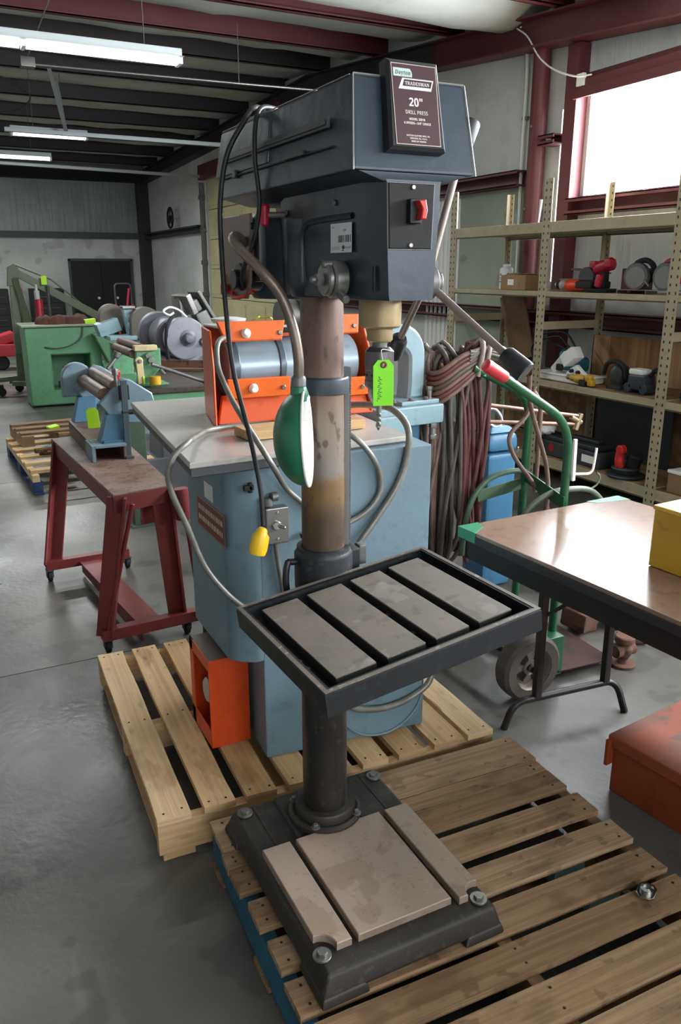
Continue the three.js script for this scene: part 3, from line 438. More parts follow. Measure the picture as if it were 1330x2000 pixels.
function twist(r, y0, y1, z) { const g = new THREE.CylinderGeometry(r, r, y1 - y0, 16, 24); const p = g.attributes.position; for (let i = 0; i < p.count; i++) { const x = p.getX(i), zz = p.getZ(i), a = atan2(zz, x), rr = Math.hypot(x, zz), k = 1 - .3 * max(0, cos(2 * (a - p.getY(i) * 320))); p.setX(i, rr * k * cos(a)); p.setZ(i, rr * k * sin(a)); } g.translate(0, (y0 + y1) / 2, z); return g; }
{
  const l = wthing('gooseneck_lamp', 'green enamel work lamp with white inside on a bent metal gooseneck beside the column', 'lamp', [-.2, 1.62, -.02]);
  part('gooseneck', tb([[-.125, 1.655, -.12], [-.17, 1.668, -.06], [-.205, 1.65, .03], [-.185, 1.605, .10], [-.15, 1.555, .125], [-.128, 1.49, .135], [-.119, 1.43, .14], [-.119, 1.392, .14]], .0105, 120, 14), mt(0x8b7c70, .4, .5, { map: T.hose }), l);
  part('socket', [la([[0, 1.395], [.012, 1.395], [.015, 1.39], [.015, 1.375], [0, 1.37]], 20).translate(-.119, 0, .14)], M.steeldull, l);
  // shade: axis along +x, open to the right, neck at its top
  const ax = g => put(g, -.106, 1.266, .14, [0, -.52, -PI / 2 + .05]);
  const prof = (o) => Array.from({ length: 13 }, (_, i) => { const a = i / 12 * PI / 2; return [(.1 + o) * sin(a), -(.066 + o) * cos(a)]; });
  const sh = part('lamp_shade', [ax(la([...prof(0), [.102, .004]], 40)), la([[.018, 1.345], [.019, 1.36], [.014, 1.374], [0, 1.376]], 24).translate(-.118, 0, .14)], M.greenshade, l);
  part('shade_lining', [ax(la([...prof(-.004), [.098, .003]], 40)), ax(put(new THREE.TorusGeometry(.1, .003, 8, 48).rotateX(PI / 2), 0, .004, 0))], mt(0xdcdcd4, .35), sh, { label: 'white enamel inside of the shade' });
  part('bulb_holder', [cy(.016, .016, .05, -.112, 1.33, .14, 'y', 18)], M.whitedirty, sh);
}
{
  const g = wthing('price_tag', 'bright green paper tag hanging in front of the drill chuck', 'tag', [-.018, 1.41, .295]);
  const tm = canvasTex(256, 540, (c, w, h) => { c.fillStyle = '#7fdc1c'; c.fillRect(0, 0, w, h); c.strokeStyle = '#1d3a20'; c.lineWidth = 5; c.beginPath(); let y = 470; c.moveTo(60, 490); for (let i = 0; i < 11; i++) { c.quadraticCurveTo(30 + (i % 3) * 40, y - 10, 84 + (i % 2) * 22, y - 16); c.quadraticCurveTo(50, y - 34, 56 + i * 3, y - 22); y -= 25; } c.stroke(); });
  const P = [[-.0195, -.043], [.0195, -.043], [.0195, .032], [.011, .043], [-.011, .043], [-.0195, .032]];
  const q = [0, -.32, .01];
  const bd = pr(P, .0012, .0003, [ring(0, .034, .003, 10)]), bu = bd.attributes.uv, bp = bd.attributes.position; for (let i = 0; i < bu.count; i++) bu.setXY(i, (bp.getX(i) + .0195) / .039, (bp.getY(i) + .043) / .086);
  part('card', put(bd, -.022, 1.396, .315, q), mt(0xffffff, .6, 0, { map: tm }), g, { keepUV: true });
  part('eyelet', put(new THREE.TorusGeometry(.0045, .002, 8, 18), -.0222, 1.43, .3165, q), mt(0x6a3a2a, .6), g);
  part('string', tb([[-.022, 1.43, .316], [-.022, 1.447, .308], [-.012, 1.456, .292], [.01, 1.452, .29], [.026, 1.448, .27]], .0008, 30, 6), M.white, g);
}
// ---------- pallets ----------
function board(x0, x1, y0, y1, z0, z1, grain, warp = .002) {
  const along = grain === 'x', L = along ? x1 - x0 : z1 - z0, W = along ? z1 - z0 : x1 - x0, H = y1 - y0, g = new THREE.BoxGeometry(along ? L : W, H, along ? W : L, along ? 10 : 2, 1, along ? 2 : 10), p = g.attributes.position, s = fl(R0() * 1e6);
  const wr = (R0() - .5) * warp * 2, tw = (R0() - .5) * warp * 2;
  for (let i = 0; i < p.count; i++) {
    let x = p.getX(i), y = p.getY(i), z = p.getZ(i); const t = (along ? x : z) / L, w = (along ? z : x) / W, e = (pn(t * 8 + 40, w * 2 + 20, 999, 999, s) - .5);
    y += wr * (4 * t * t - .5) + tw * t * w * 2 + (y > 0 ? e * .0016 : 0); const k = abs(w) > .4 ? e * .004 : 0; if (along) z += k; else x += k; if (abs(t) > .49) { if (along) x += (pn(w * 3 + 9, s % 97, 999, 999, 5) - .5) * .004; else z += (pn(w * 3 + 9, s % 97, 999, 999, 5) - .5) * .004; }
    p.setXYZ(i, x, y, z);
  }
  return g.translate((x0 + x1) / 2, (y0 + y1) / 2, (z0 + z1) / 2);
}
const woodVar = (m, tints) => tints.map(c => { const q = m.clone(); q.color.set(c); return q; });
const NEWW = woodVar(M.wood, [0xfff6e8, 0xf0e2cc, 0xe4d2b8, 0xfaecd6]), OLDW = woodVar(M.oldwood, [0xf0dfc8, 0xd8c4aa, 0xc6b296, 0xe2cfb4]);
const nails = (xs, zs, y) => xs.flatMap(x => zs.map(z => cy(.0035, .0035, .0016, x + .008 * (R0() - .5), y, z + .008 * (R0() - .5), 'y', 7, .0004)));
{
  const t = thing('wooden_pallet', 'weathered grey-brown pallet with blue painted sides under the drill press', 'pallet', [0, 0, 0], -.03);
  const bz = [[-.19, -.054], [-.05, .01], [.014, .098], [.135, .223], [.264, .353], [.385, .473], [.498, .581], [.613, .705], [.726, .822], [.85, .945], [.97, 1.04]], bl = mt(0x1f6a86, .6, 0, { map: T.scuff });
  bz.forEach(([a, b], i) => { const o = (hash(i, 3, 9) - .5) * .016; const p = part('deck_board', board(-.268 + o, .742 + o, .121, .139, a, b, 'x'), OLDW[i % 4], t, { grain: 'x' }); part('nail', nails([-.24 + o, .24, .71 + o], [a + .02, b - .02], .1395), M.dark, p, { stuff: true }); });
  for (const x of [-.262, .222, .706]) { const s = part('stringer', [board(x, x + .034, .022, .12, -.185, 1.05, 'z', .001)], x < 0 ? bl : OLDW[1], t, { grain: 'z' }); void s; }
  for (const z of [-.18, .18, .55, .93]) part('bottom_board', board(-.268, .742, .002, .02, z, z + .1, 'x'), OLDW[2], t, { grain: 'x' });
  for (const x of [.56, .60]) void x;
  parts('painted_block', [bb(.5, .6, .06, .112, .25, .34, .003), bb(.52, .62, .06, .112, .38, .45, .003)], mt(0x9fc0c4, .6), t);
}
{
  const t = thing('wooden_pallet', 'pale wooden pallet with lengthwise boards under the blue cabinet machine', 'pallet', [.19, 0, -.79], -.035);
  const xs = [[-.56, -.465], [-.427, -.334], [-.3, -.207], [-.17, -.08], [-.045, .042], [.075, .165], [.2, .30], [.33, .425], [.46, .555]];
  xs.forEach(([a, b], i) => { const p = part('deck_board', board(a, b, .119, .139, -.548, .545, 'z'), NEWW[(i * 3) % 4], t, { grain: 'z' }); part('nail', nails([a + .02, b - .02], [-.52, .0, .52], .1395), M.dark, p, { stuff: true }); });
  for (const z of [-.545, -.02, .51]) part('stringer', [board(-.56, .555, .022, .118, z, z + .035, 'x', .001)], NEWW[1], t, { grain: 'x' });
  for (const x of [-.55, -.15, .2, .46]) part('bottom_board', board(x, x + .09, .002, .021, -.545, .545, 'z'), NEWW[2], t, { grain: 'z' });
}
one('flange_nut', 'shiny loose flange bearing lying on the nearest pallet at right', 'bearing', [put(pr([[-.028, -.011], [-.017, -.021], [.017, -.021], [.028, -.011], [.028, .011], [.017, .021], [-.017, .021], [-.028, .011]], .008, .001, [ring(0, 0, .009, 14)]), .61, .146, .54, [-PI / 2, .5, 0]), put(la([[.009, 0], [.016, 0], [.016, .018], [.009, .021]], 22), .61, .144, .54)], M.chrome, [.61, .1405, .54]);
// ---------- blue cabinet grinder on the second pallet ----------
{
  const t = wthing('cabinet_sander', 'blue-grey cabinet machine with orange guarded drum on a steel-topped table, standing on the pale pallet', 'machine', [.25, .14, -.7]);
  const yw = (g, a = .085) => g.translate(-.0, 0, .4).rotateY(-a).translate(0, 0, -.4);   // turned about the front left corner
  part('cabinet', [yw(bb(-.01, .535, .141, 1.098, -.95, -.402, .006))], M.blue, t);
  part('belt_cover', [yw(pr([[.2, .32], ...ring(.37, .30, .15, 17, PI, 2 * PI), [.52, .32], [.52, .5], [.2, .5]], .02, .004).translate(0, 0, -.403)), yw(tb(ring(.37, .30, .148, 15, PI, 2 * PI).map(p => [p[0], p[1], -.38]), .004, 50, 8))], M.blue, t);
  part('side_box', [pry([[-.1, -.80], [-.005, -.80], [-.005, -.405], [-.03, -.402], [-.075, -.43], [-.1, -.46]], .475, 1.078, .005)], M.blue, t);
  parts('side_latch', [bx(.03, .016, .012, -.04, 1.02, -.4, .003), bx(.012, .03, .012, -.035, 1.02, -.4, .003)], M.blackmatte, t);
  part('maker_plate', sheet(.27, .10, -.1008, .885, -.575, [0, -PI / 2, 0]), mt(0xffffff, .5, 0, { map: canvasTex(384, 144, (c, w, h) => { c.fillStyle = '#6d2f2a'; c.fillRect(0, 0, w, h); c.strokeStyle = '#b0a088'; c.lineWidth = 4; c.strokeRect(5, 5, w - 10, h - 10); c.fillStyle = '#bfae92'; for (let r = 0; r < 2; r++) for (let x = 24, k = 0; x < 340; k++) { const q = 10 + hash(k, r, 5) * 22; c.fillRect(x, 34 + r * 48, q, 24); c.clearRect; x += q + 8; } }) }), t, { keepUV: true, flat: true, label: 'dark red maker plate on the side' });
  part('auction_sticker', sheet(.085, .05, -.1008, .972, -.58, [0, -PI / 2, 0]), mt(0xd8d8d6, .5), t, { keepUV: true, flat: true, label: 'small white sticker' });
  // steel table top
  part('table_top', pry([[-.217, -.35], [.487, -.405], [.565, -1.45], [-.132, -1.425]], 1.103, 1.12, .003), mt(0xc6c2bb, .28, .2, { map: T.mott }), t);
  part('table_frame', [pry([[-.213, -.353], [.484, -.408], [.56, -1.44], [-.128, -1.416]], 1.078, 1.104, .003)], M.greydark, t);
  for (const [x, z] of [[.1, -1.36], [.5, -1.38]]) part('table_leg', bb(x - .015, x + .015, .002, 1.06, z - .015, z + .015, .003), M.blackmatte, t);
  part('clamp_plank', [put(bb(-.19, .21, 0, .028, -.055, .055, .003), .20, 1.122, -.60, [0, .06, 0])], NEWW[2], t, { grain: 'x' });
  // guarded drum
  const ox = .005, gz = -.81, gy = .018;
  const up = g => g.translate(0, gy, 0);
  const flare = (g, k) => { const p = g.attributes.position; for (let i = 0; i < p.count; i++) p.setX(i, p.getX(i) + k * (gz + .03 - p.getZ(i))); return g; };
  const gd = part('guard_housing', [up(bb(ox + .05, ox + .57, 1.104, 1.11, gz - .26, gz, .002)), up(bb(ox + .05, ox + .56, 1.11, 1.40, gz - .26, gz - .25, .002)),
    up(flare(prx([[gz + .03, 1.104], [gz - .26, 1.104], [gz - .26, 1.40], [gz - .04, 1.40], [gz + .02, 1.29]], ox - .012, ox - .004, .003), .2)), up(prx([[gz, 1.104], [gz - .26, 1.104], [gz - .26, 1.41], [gz - .07, 1.40], [gz, 1.28]], ox + .565, ox + .575, .003)),
    up(fr(1.106, [ox + .01, ox + .565, gz - .02, gz], 1.19, [ox + .04, ox + .555, gz - .06, gz - .04], .003))], M.orangedark, t);
  parts('vent_slot', [.135, .145, .155].flatMap(y => [up(bb(ox + .15, ox + .26, 1 + y, 1.004 + y, gz - .035, gz - .0305 + (.155 - y) * .5, .0005)), up(bb(ox + .35, ox + .44, 1 + y, 1.004 + y, gz - .035, gz - .0305 + (.155 - y) * .5, .0005))]), mt(0xe8d8cc, .6), gd);
  const drum = part('drum', [up(cy(.092, .092, .47, ox + .30, 1.275, gz - .12, 'x', 48, .006))], mt(0x9fb0bc, .28, .35, { map: T.mott }), t);
  parts('drum_flange', [up(cy(.1, .1, .03, ox + .085, 1.275, gz - .12, 'x', 40, .004)), up(cy(.097, .097, .025, ox + .25, 1.275, gz - .12, 'x', 40, .004)), up(cy(.097, .097, .012, ox + .42, 1.275, gz - .12, 'x', 40, .003))], mt(0x59626a, .3, .4), drum);
  const barp = (x0, x1, y, z, rx, k) => put(pr([[x0 - (x0 + x1) / 2, .032], [x1 - (x0 + x1) / 2, .032], [x1 - (x0 + x1) / 2 - k, -.032], [x0 - (x0 + x1) / 2 + k, -.032]], .012, .003), (x0 + x1) / 2, y, z, [rx, 0, 0]);
  const bars = [[ox + .02, ox + .25, 1.412, gz - .01, -.35, .02], [ox + .34, ox + .52, 1.425, gz - .01, -.35, .012], [ox + .045, ox + .26, 1.235, gz - .012, .15, -.004], [ox + .31, ox + .555, 1.218, gz - .012, .15, -.004]];
  for (const [a, b, y, z, r, k] of bars) { const p = part('guard_bar', barp(a, b, y, z, r, k), M.orange, t); part('knob', cy(.016, .013, .018, a + (b - a) * .3 + .02, y - .002, z + .022, [0, -r, 1], 20, .004), M.white, p); part('screw', cy(.008, .008, .006, b - .025, y - .004, z + .017, [0, -r, 1], 10, .002), M.steel, p); }
  part('top_tray', [bb(ox + .05, ox + .3, 1.418, 1.425, gz - .25, gz - .06, .003), la([[0, 0], [.055, 0], [.057, .01], [.03, .014], [0, .016]], 24).translate(ox + .09, 1.44, gz - .10), cy(.012, .012, .02, ox + .09, 1.43, gz - .1)], M.whitedirty, t);
  part('ground_wire', tb([[ox + .14, 1.43, gz - .08], [ox + .17, 1.455, gz - .04], [ox + .19, 1.45, gz - .08], [ox + .21, 1.452, gz - .03], [ox + .23, 1.43, gz - .07]], .003, 40, 6), mt(0xb8b83a, .5), t);
  part('end_motor', [cy(.055, .055, .08, ox + .32, 1.45, gz - .14, 'x', 28, .006), bb(ox + .34, ox + .43, 1.41, 1.51, gz - .22, gz - .08, .008)], M.steeldull, t);
  // switch box with its conduit, and the flexible conduits
  const sb = part('switch_box', bb(-.004, .066, .855, .962, -.408, -.365, .005), M.steel, t);
  part('toggle', [cy(.013, .013, .01, .026, .912, -.362, 'z', 16), rod([.03, .912, -.36], [.046, .906, -.345], .005), cy(.004, .004, .004, .03, .948, -.364, 'z', 10), cy(.004, .004, .004, .03, .87, -.364, 'z', 10)], M.chrome, sb);
  part('conduit_fitting', [cy(.017, .017, .025, .01, .975, -.39, 'y', 16, .004), cy(.013, .013, .02, .03, .99, -.385, 'x', 16)], M.steeldull, sb);
  part('lower_conduit', tb([[.03, .856, -.385], [.036, .80, -.385], [.048, .714, -.385], [.06, .6, -.39], [.066, .45, -.4]], .0075, 40), M.conduit, t);
  part('flexible_conduit', tb([[.2, 1.132, -.70], [.05, 1.132, -.73], [-.05, 1.133, -.70], [-.13, 1.14, -.58], [-.195, 1.155, -.44], [-.237, 1.13, -.42], [-.257, 1.085, -.42], [-.251, 1.03, -.42], [-.215, .93, -.42], [-.17, .80, -.41], [-.114, .715, -.385], [-.056, .66, -.36], [0, .62, -.35]], .0085, 140), M.conduit, t);
  part('flexible_conduit', tb([[.1, 1.39, -.84], [.04, 1.398, -.80], [.0, 1.38, -.745], [-.016, 1.331, -.70], [-.028, 1.276, -.6], [-.035, 1.19, -.40], [.002, 1.104, -.34], [.066, 1.01, -.378], [.09, .985, -.378], [.16, .92, -.38]], .008, 120), M.conduit, t);
  part('flexible_conduit', tb([[.22, 1.135, -.6], [.25, 1.145, -.46], [.272, 1.142, -.375], [.320, 1.089, -.355], [.355, 1.023, -.36], [.356, .968, -.36], [.316, .918, -.36], [.236, .885, -.36], [.1, .87, -.36]], .0085, 110), M.conduit, t);
  part('flexible_conduit', tb([[.36, 1.135, -.86], [.42, 1.19, -.6], [.442, 1.195, -.43], [.450, 1.148, -.36], [.444, 1.071, -.355], [.415, .987, -.355], [.346, .893, -.355], [.269, .8, -.35], [.2, .6, -.35], [.19, .4, -.34], [.25, .292, -.335], [.367, .258, -.33], [.47, .272, -.33], [.535, .31, -.33], [.552, .36, -.34]], .0105, 170), M.conduit, t);
}
{
  const t = wthing('foot_switch_guard', 'open orange sheet metal box on the pale pallet beside the blue cabinet foot', 'box', [-.075, .14, -.62]);
  part('shell', [bb(-.142, -.018, .1405, .145, -.735, -.53, .001), bb(-.142, -.018, .44, .445, -.735, -.53, .001), bb(-.145, -.016, .141, .448, -.535, -.529, .001), bb(-.02, -.015, .141, .448, -.735, -.53, .001), bb(-.145, -.14, .141, .448, -.735, -.70, .001), bb(-.145, -.14, .141, .20, -.735, -.53, .001), bb(-.145, -.14, .41, .448, -.735, -.53, .001), bb(-.142, -.018, .141, .445, -.735, -.73, .001)], M.orangebox, t);
  part('top_strip', bb(-.142, -.078, .445, .4475, -.735, -.535, .001), mt(0x8d8078, .5, .2, { map: T.mott }), t);
  part('plunger', [cy(.042, .042, .05, -.105, .3, -.62, 'x', 28, .006), bb(-.09, -.02, .27, .33, -.66, -.58, .006)], mt(0xb9b4ae, .4, .3), t);
}
{
  const t = wthing('arbor_press', 'pale blue C-frame press with arched arm standing right behind the drill bit', 'press', [.8, 0, -1.05]);
    const A = [[.115, 0], [.12, .06], [.12, .165], ...ring(.0, .165, .12, 13, 0, PI * .62), [-.11, .27], [-.115, .2], [-.06, .195], ...ring(-.0, .15, .045, 9, PI * .8, 0), [.045, .06], [.04, 0]];
  part('frame', put(pr(A, .09, .01), .80, 1.12, -1.1, [0, .1, 0]), M.bluelite, t);
  const b = part('bed', [put(bb(-.16, .16, 0, .075, -.1, .12, .008), .80, 1.03, -1.05, [0, .1, 0]), put(bb(-.03, .15, .075, .092, -.08, .1, .004), .8, 1.03, -1.05, [0, .1, 0]), put(bb(-.16, -.03, -.02, .05, .02, .14, .008), .8, 1.03, -1.05, [0, .1, 0])], M.bluelite, t);
  parts('bed_bolt', [[.75, -.96], [.83, -.965], [.9, -.97], [.92, -1.04]].map(p => bolt(p[0], 1.122, p[1], .008)), M.steeldull, b);
  parts('valve', [[cy(.012, .012, .07, .93, 1.0, -.96, 'y', 14), cy(.016, .016, .02, .93, 1.02, -.96, 'y', 6), cy(.016, .016, .02, .93, .975, -.96, 'y', 6)], [cy(.01, .01, .05, .935, 1.14, -1.0, 'y', 12), cy(.014, .014, .016, .935, 1.16, -1.0, 'y', 6)]], M.steel, t);
  part('ram', [bb(.67, .7, 1.13, 1.3, -1.08, -1.04, .003), cy(.035, .035, .06, .685, 1.14, -1.06, 'y', 20)], M.steeldull, t);
  part('pedestal', [bb(.79, .89, .03, 1.03, -1.12, -.99, .008), bb(.77, .95, 0, .03, -1.18, -.93, .006)], M.bluedeep, t);
}
// ---------- red stand with the blue slip roll ----------
{
  const t = wthing('rolling_stand', 'dark red welded steel stand on small casters carrying the blue slip roll', 'stand', [-.1, 0, -2.2]);
  const rm = mt(0x7a2f2e, .46, .1, { map: T.mott, bump: .0006 }), yaw = g => g;
  part('top_plate', pry([[-.195, -1.6], [.075, -1.68], [.09, -2.98], [-.265, -2.92]], .705, .717, .003), mt(0xe8c8bc, .55, .1, { map: T.iron }), t);
  parts('top_rail', [bar([-.19, .672, -1.6], [-.26, .672, -2.92], .012, .07), bar([.07, .672, -1.68], [.085, .672, -2.98], .012, .07), bar([-.19, .672, -1.605], [.07, .672, -1.685], .012, .07), bar([-.26, .672, -2.92], [.085, .672, -2.97], .012, .07)], rm, t);
  part('apron_plate', [pry([[-.06, -1.74], [.075, -1.78], [.075, -1.775], [-.06, -1.735]], .55, .69, .001), bar([-.06, .545, -1.74], [.075, .545, -1.78], .012, .03)], rm, t);
  part('end_cap', [rod([.095, .70, -1.645], [.105, .565, -1.635], .034, .036, 18)], M.redbright, t);
  const legs = [[[-.18, .7, -1.62], [-.27, .075, -1.655]], [[.06, .7, -1.70], [.095, .075, -1.70]], [[-.25, .7, -2.86], [-.375, .075, -2.66]], [[.08, .7, -2.9], [.03, .075, -2.66]]];
  const Lg = legs.map(([a, b], i) => part('leg', [bar(a, b, .012, .075, .002), bar([a[0] + (i % 2 ? -.04 : .04), a[1], a[2]], [b[0] + (i % 2 ? -.03 : .03), b[1], b[2]], .08, .012, .002)], rm, t));
  parts('diagonal_rod', [rod([-.12, .67, -1.6], [-.26, .1, -1.63], .009), rod([.11, .57, -1.63], [.158, .09, -1.64], .009), rod([-.27, .66, -2.85], [-.395, .1, -2.62], .008)], M.redbright, t);
  parts('foot_beam', [bar([-.285, .09, -1.64], [.165, .09, -1.675], .05, .05), bar([-.39, .09, -2.64], [.05, .09, -2.66], .05, .05)], rm, t);
  part('long_beam', [bar([-.06, .085, -1.66], [-.17, .085, -2.66], .11, .012), bar([-.11, .05, -1.66], [-.2, .05, -2.66], .012, .07)], rm, t);
  for (const [x, z] of [[-.262, -1.65], [.1, -1.685], [-.375, -2.64], [.04, -2.66]]) { const c = part('caster', [cy(.03, .03, .024, x, .0305, z, 'x', 20, .004)], M.blackmatte, t); part('caster_fork', [bb(x - .018, x - .013, .025, .066, z - .018, z + .018, .001), bb(x + .013, x + .018, .025, .066, z - .018, z + .018, .001), bb(x - .02, x + .02, .06, .068, z - .025, z + .025, .001)], M.greydark, c); }
}
{
  const t = wthing('slip_roll', 'blue slip roll with brown steel rollers on the red stand', 'slip roll', [-.06, .717, -2.6]);
  const zf = -2.32, zb = -2.96;
  part('base_channel', [bb(-.155, .0, .782, .795, -3.0, -2.24, .003), bb(-.155, -.143, .718, .79, -3.0, -2.24, .002), bb(-.012, 0, .718, .79, -3.0, -2.24, .002)], mt(0xc8b0a6, .55, .1, { map: T.iron }), t);
  part('base_channel', [bb(-.15, .0, .783, .797, -2.4, -2.22, .003), bb(-.165, -.15, .718, .797, -2.4, -2.22, .002)], M.blue, t);
  const P = [[-.1, .985], [-.03, .885], [.105, .875], [.175, .96], [.16, 1.02], [.06, 1.09], [.02, 1.10], [-.02, 1.06]];
  const frame = (z, k) => part('end_frame', pr(P.map(p => [p[0] + k, p[1]]), .035, .006).translate(0, 0, z - .0175), M.blue, t);
  frame(zf, 0); frame(zb, -.02);
  part('pedestal', [fr(.795, [-.115, .0, zf - .05, zf + .05], .93, [-.07, .03, zf - .035, zf + .03], .006), fr(.795, [-.1, .02, zf - .06, zf + .06], .81, [-.1, .02, zf - .06, zf + .06], .003)], M.bluedeep, t);
  part('pedestal', [fr(.795, [-.14, -.02, zb - .04, zb + .06], .93, [-.1, .0, zb - .035, zb + .03], .006)], M.bluedeep, t);
  part('gear_cover', [pr(ring(-.06, 1.03, .085, 20, 0, PI).concat([[-.145, .93], [.02, .93]]), .05, .008).translate(-.03, 0, zb - .05)], M.blue, t);
  for (const [x, y] of [[-.062, 1.02], [-.005, 1.055], [.045, 1.03]]) part('roller', cy(.034, .034, zf - zb - .03, x, y, (zf + zb) / 2, 'z', 28, .003), mt(0xdcbca4, .42, .2, { map: T.iron }), t);
  part('adjusting_screw', [rod([-.01, 1.06, zf + .01], [-.01, 1.15, zf + .01], .009), cy(.016, .016, .03, -.01, 1.13, zf + .01, 'y', 6), rod([.03, 1.1, zf - .4], [.09, 1.16, zf - .42], .01), cy(.02, .02, .03, .09, 1.17, zf - .42, [.5, 1, 0], 14)], M.steeldull, t);
  part('upright_bar', [bar([.012, .72, zf + .06], [.018, 1.095, zf + .05], .03, .014), bb(-.005, .035, .718, .73, zf + .02, zf + .09, .002)], mt(0x4d5b60, .45, .3, { map: T.mott }), t);
  part('crank_arm', [bar([.018, 1.07, zf + .04], [.018, 1.0, zf + .04], .045, .03), rod([.0, .94, zf + .05], [.06, .94, zf + .05], .012)], M.blackmatte, t);
  part('red_handle', cy(.014, .018, .06, .03, 1.09, zf - .16, [0, 1, .3], 14, .004), M.redtool, t);
  const a = one('price_tag', 'lime paper tag hanging on the blue slip roll pedestal', 'tag', put(pr([[-.03, -.05], [.03, -.05], [.03, .04], [.015, .055], [-.015, .055], [-.03, .04]], .0015, .0004), -.09, .87, zf - .25, [0, -.3, .05]), M.limey, [-.09, .82, zf - .25]); void a;
}
// ---------- green workbench and second slip roll behind ----------
{
  const t = wthing('workbench', 'green steel bench with grey plate top behind the slip rolls', 'workbench', [.6, 0, -3.9]);
  part('bench_top', pry([[.2, -3.35], [1.15, -3.35], [1.25, -4.6], [.3, -4.6]], .855, .885, .004), mt(0x8f8b84, .4, .5, { map: T.iron }), t);
  parts('bench_frame', [bb(.22, 1.13, .80, .855, -3.4, -3.37, .003), bb(.32, 1.2, .80, .855, -4.57, -4.54, .003), bar([.23, .828, -3.37], [.33, .828, -4.57], .03, .054), bar([1.12, .828, -3.37], [1.2, .828, -4.57], .03, .054)], M.green, t);
  for (const [x, z] of [[.3, -3.42], [1.08, -3.42], [.35, -4.36], [1.16, -4.36]]) part('leg', [bb(x - .055, x + .055, .01, .8, z - .04, z + .04, .006), bb(x - .08, x + .08, 0, .012, z - .07, z + .07, .002)], paint(0x3d4f3c, .5), t);
  part('lower_shelf', [bb(.32, 1.12, .2, .215, -4.36, -3.4, .003)], M.greydark, t);
}
{
  const t = wthing('slip_roll', 'small slip roll with cream end frame, brown rolls and crank on the green bench', 'slip roll', [.5, .885, -3.75]);
  const zf = -3.55, zb = -4.15, ox = .02;
  parts('end_frame', [pr([[.33, .886], [.47, .886], [.45, .95], [.5, 1.0], [.5, 1.12], [.42, 1.13], [.34, 1.12], [.33, 1.02], [.35, .95]], .05, .008).translate(ox, 0, zf - .02), pr([[.30, .886], [.44, .886], [.46, 1.0], [.46, 1.12], [.30, 1.12]], .05, .008).translate(ox, 0, zb)], M.green, t);
  part('cream_bracket', [bb(.33, .475, 1.11, 1.145, zf, zf + .055, .006).translate(ox, 0, 0)], M.cream, t);
  part('lever', [put(pr([[-.022, -.06], [.022, -.06], [.022, .08], ...ring(0, .085, .026, 9, 0, PI), [-.022, .08]], .018, .004), .375, .965, zf + .05, [0, 0, .04])], M.cream, t);
  parts('lever_pin', [cy(.012, .012, .03, .375, 1.05, zf + .065, 'z', 14), cy(.02, .02, .02, .45, 1.05, zf + .05, 'z', 16), cy(.016, .016, .02, .43, 1.08, zf + .05, 'z', 16)], M.steeldull, t);
  for (const [x, y] of [[.35, 1.09], [.40, 1.125], [.44, 1.08]]) part('roller', cy(.028, .028, zf - zb, x, y, (zf + zb) / 2, 'z', 24, .003), mt(0xffffff, .5, .3, { map: T.rust }), t);
  part('crank', [rod([.47, 1.02, zf + .07], [.78, .90, zf + .12], .011), cy(.014, .014, .05, .47, 1.02, zf + .07, [1, -.35, 0], 14), rod([.50, .99, zf + .08], [.52, .96, zf + .1], .012), rod([.77, .895, zf + .12], [.78, .93, zf + .16], .012)], M.steeldull, t);
  part('base_block', bb(.29, .56, .885, .90, zb - .02, zf + .04, .004), M.green, t);
  one('yellow_tape_roll', 'yellow block tucked under the cream lever on the green bench', 'tape roll', [cy(.036, .036, .055, .455, .9285, zf + .105, 'y', 24, .004)], M.yellow, [.455, .901, zf + .105]);
  one('price_tag', 'lime tag pinned on the cream lever of the small slip roll', 'tag', bx(.012, .05, .002, .392, .93, zf + .075, 0), M.limey, [.392, .905, zf + .075]);
}
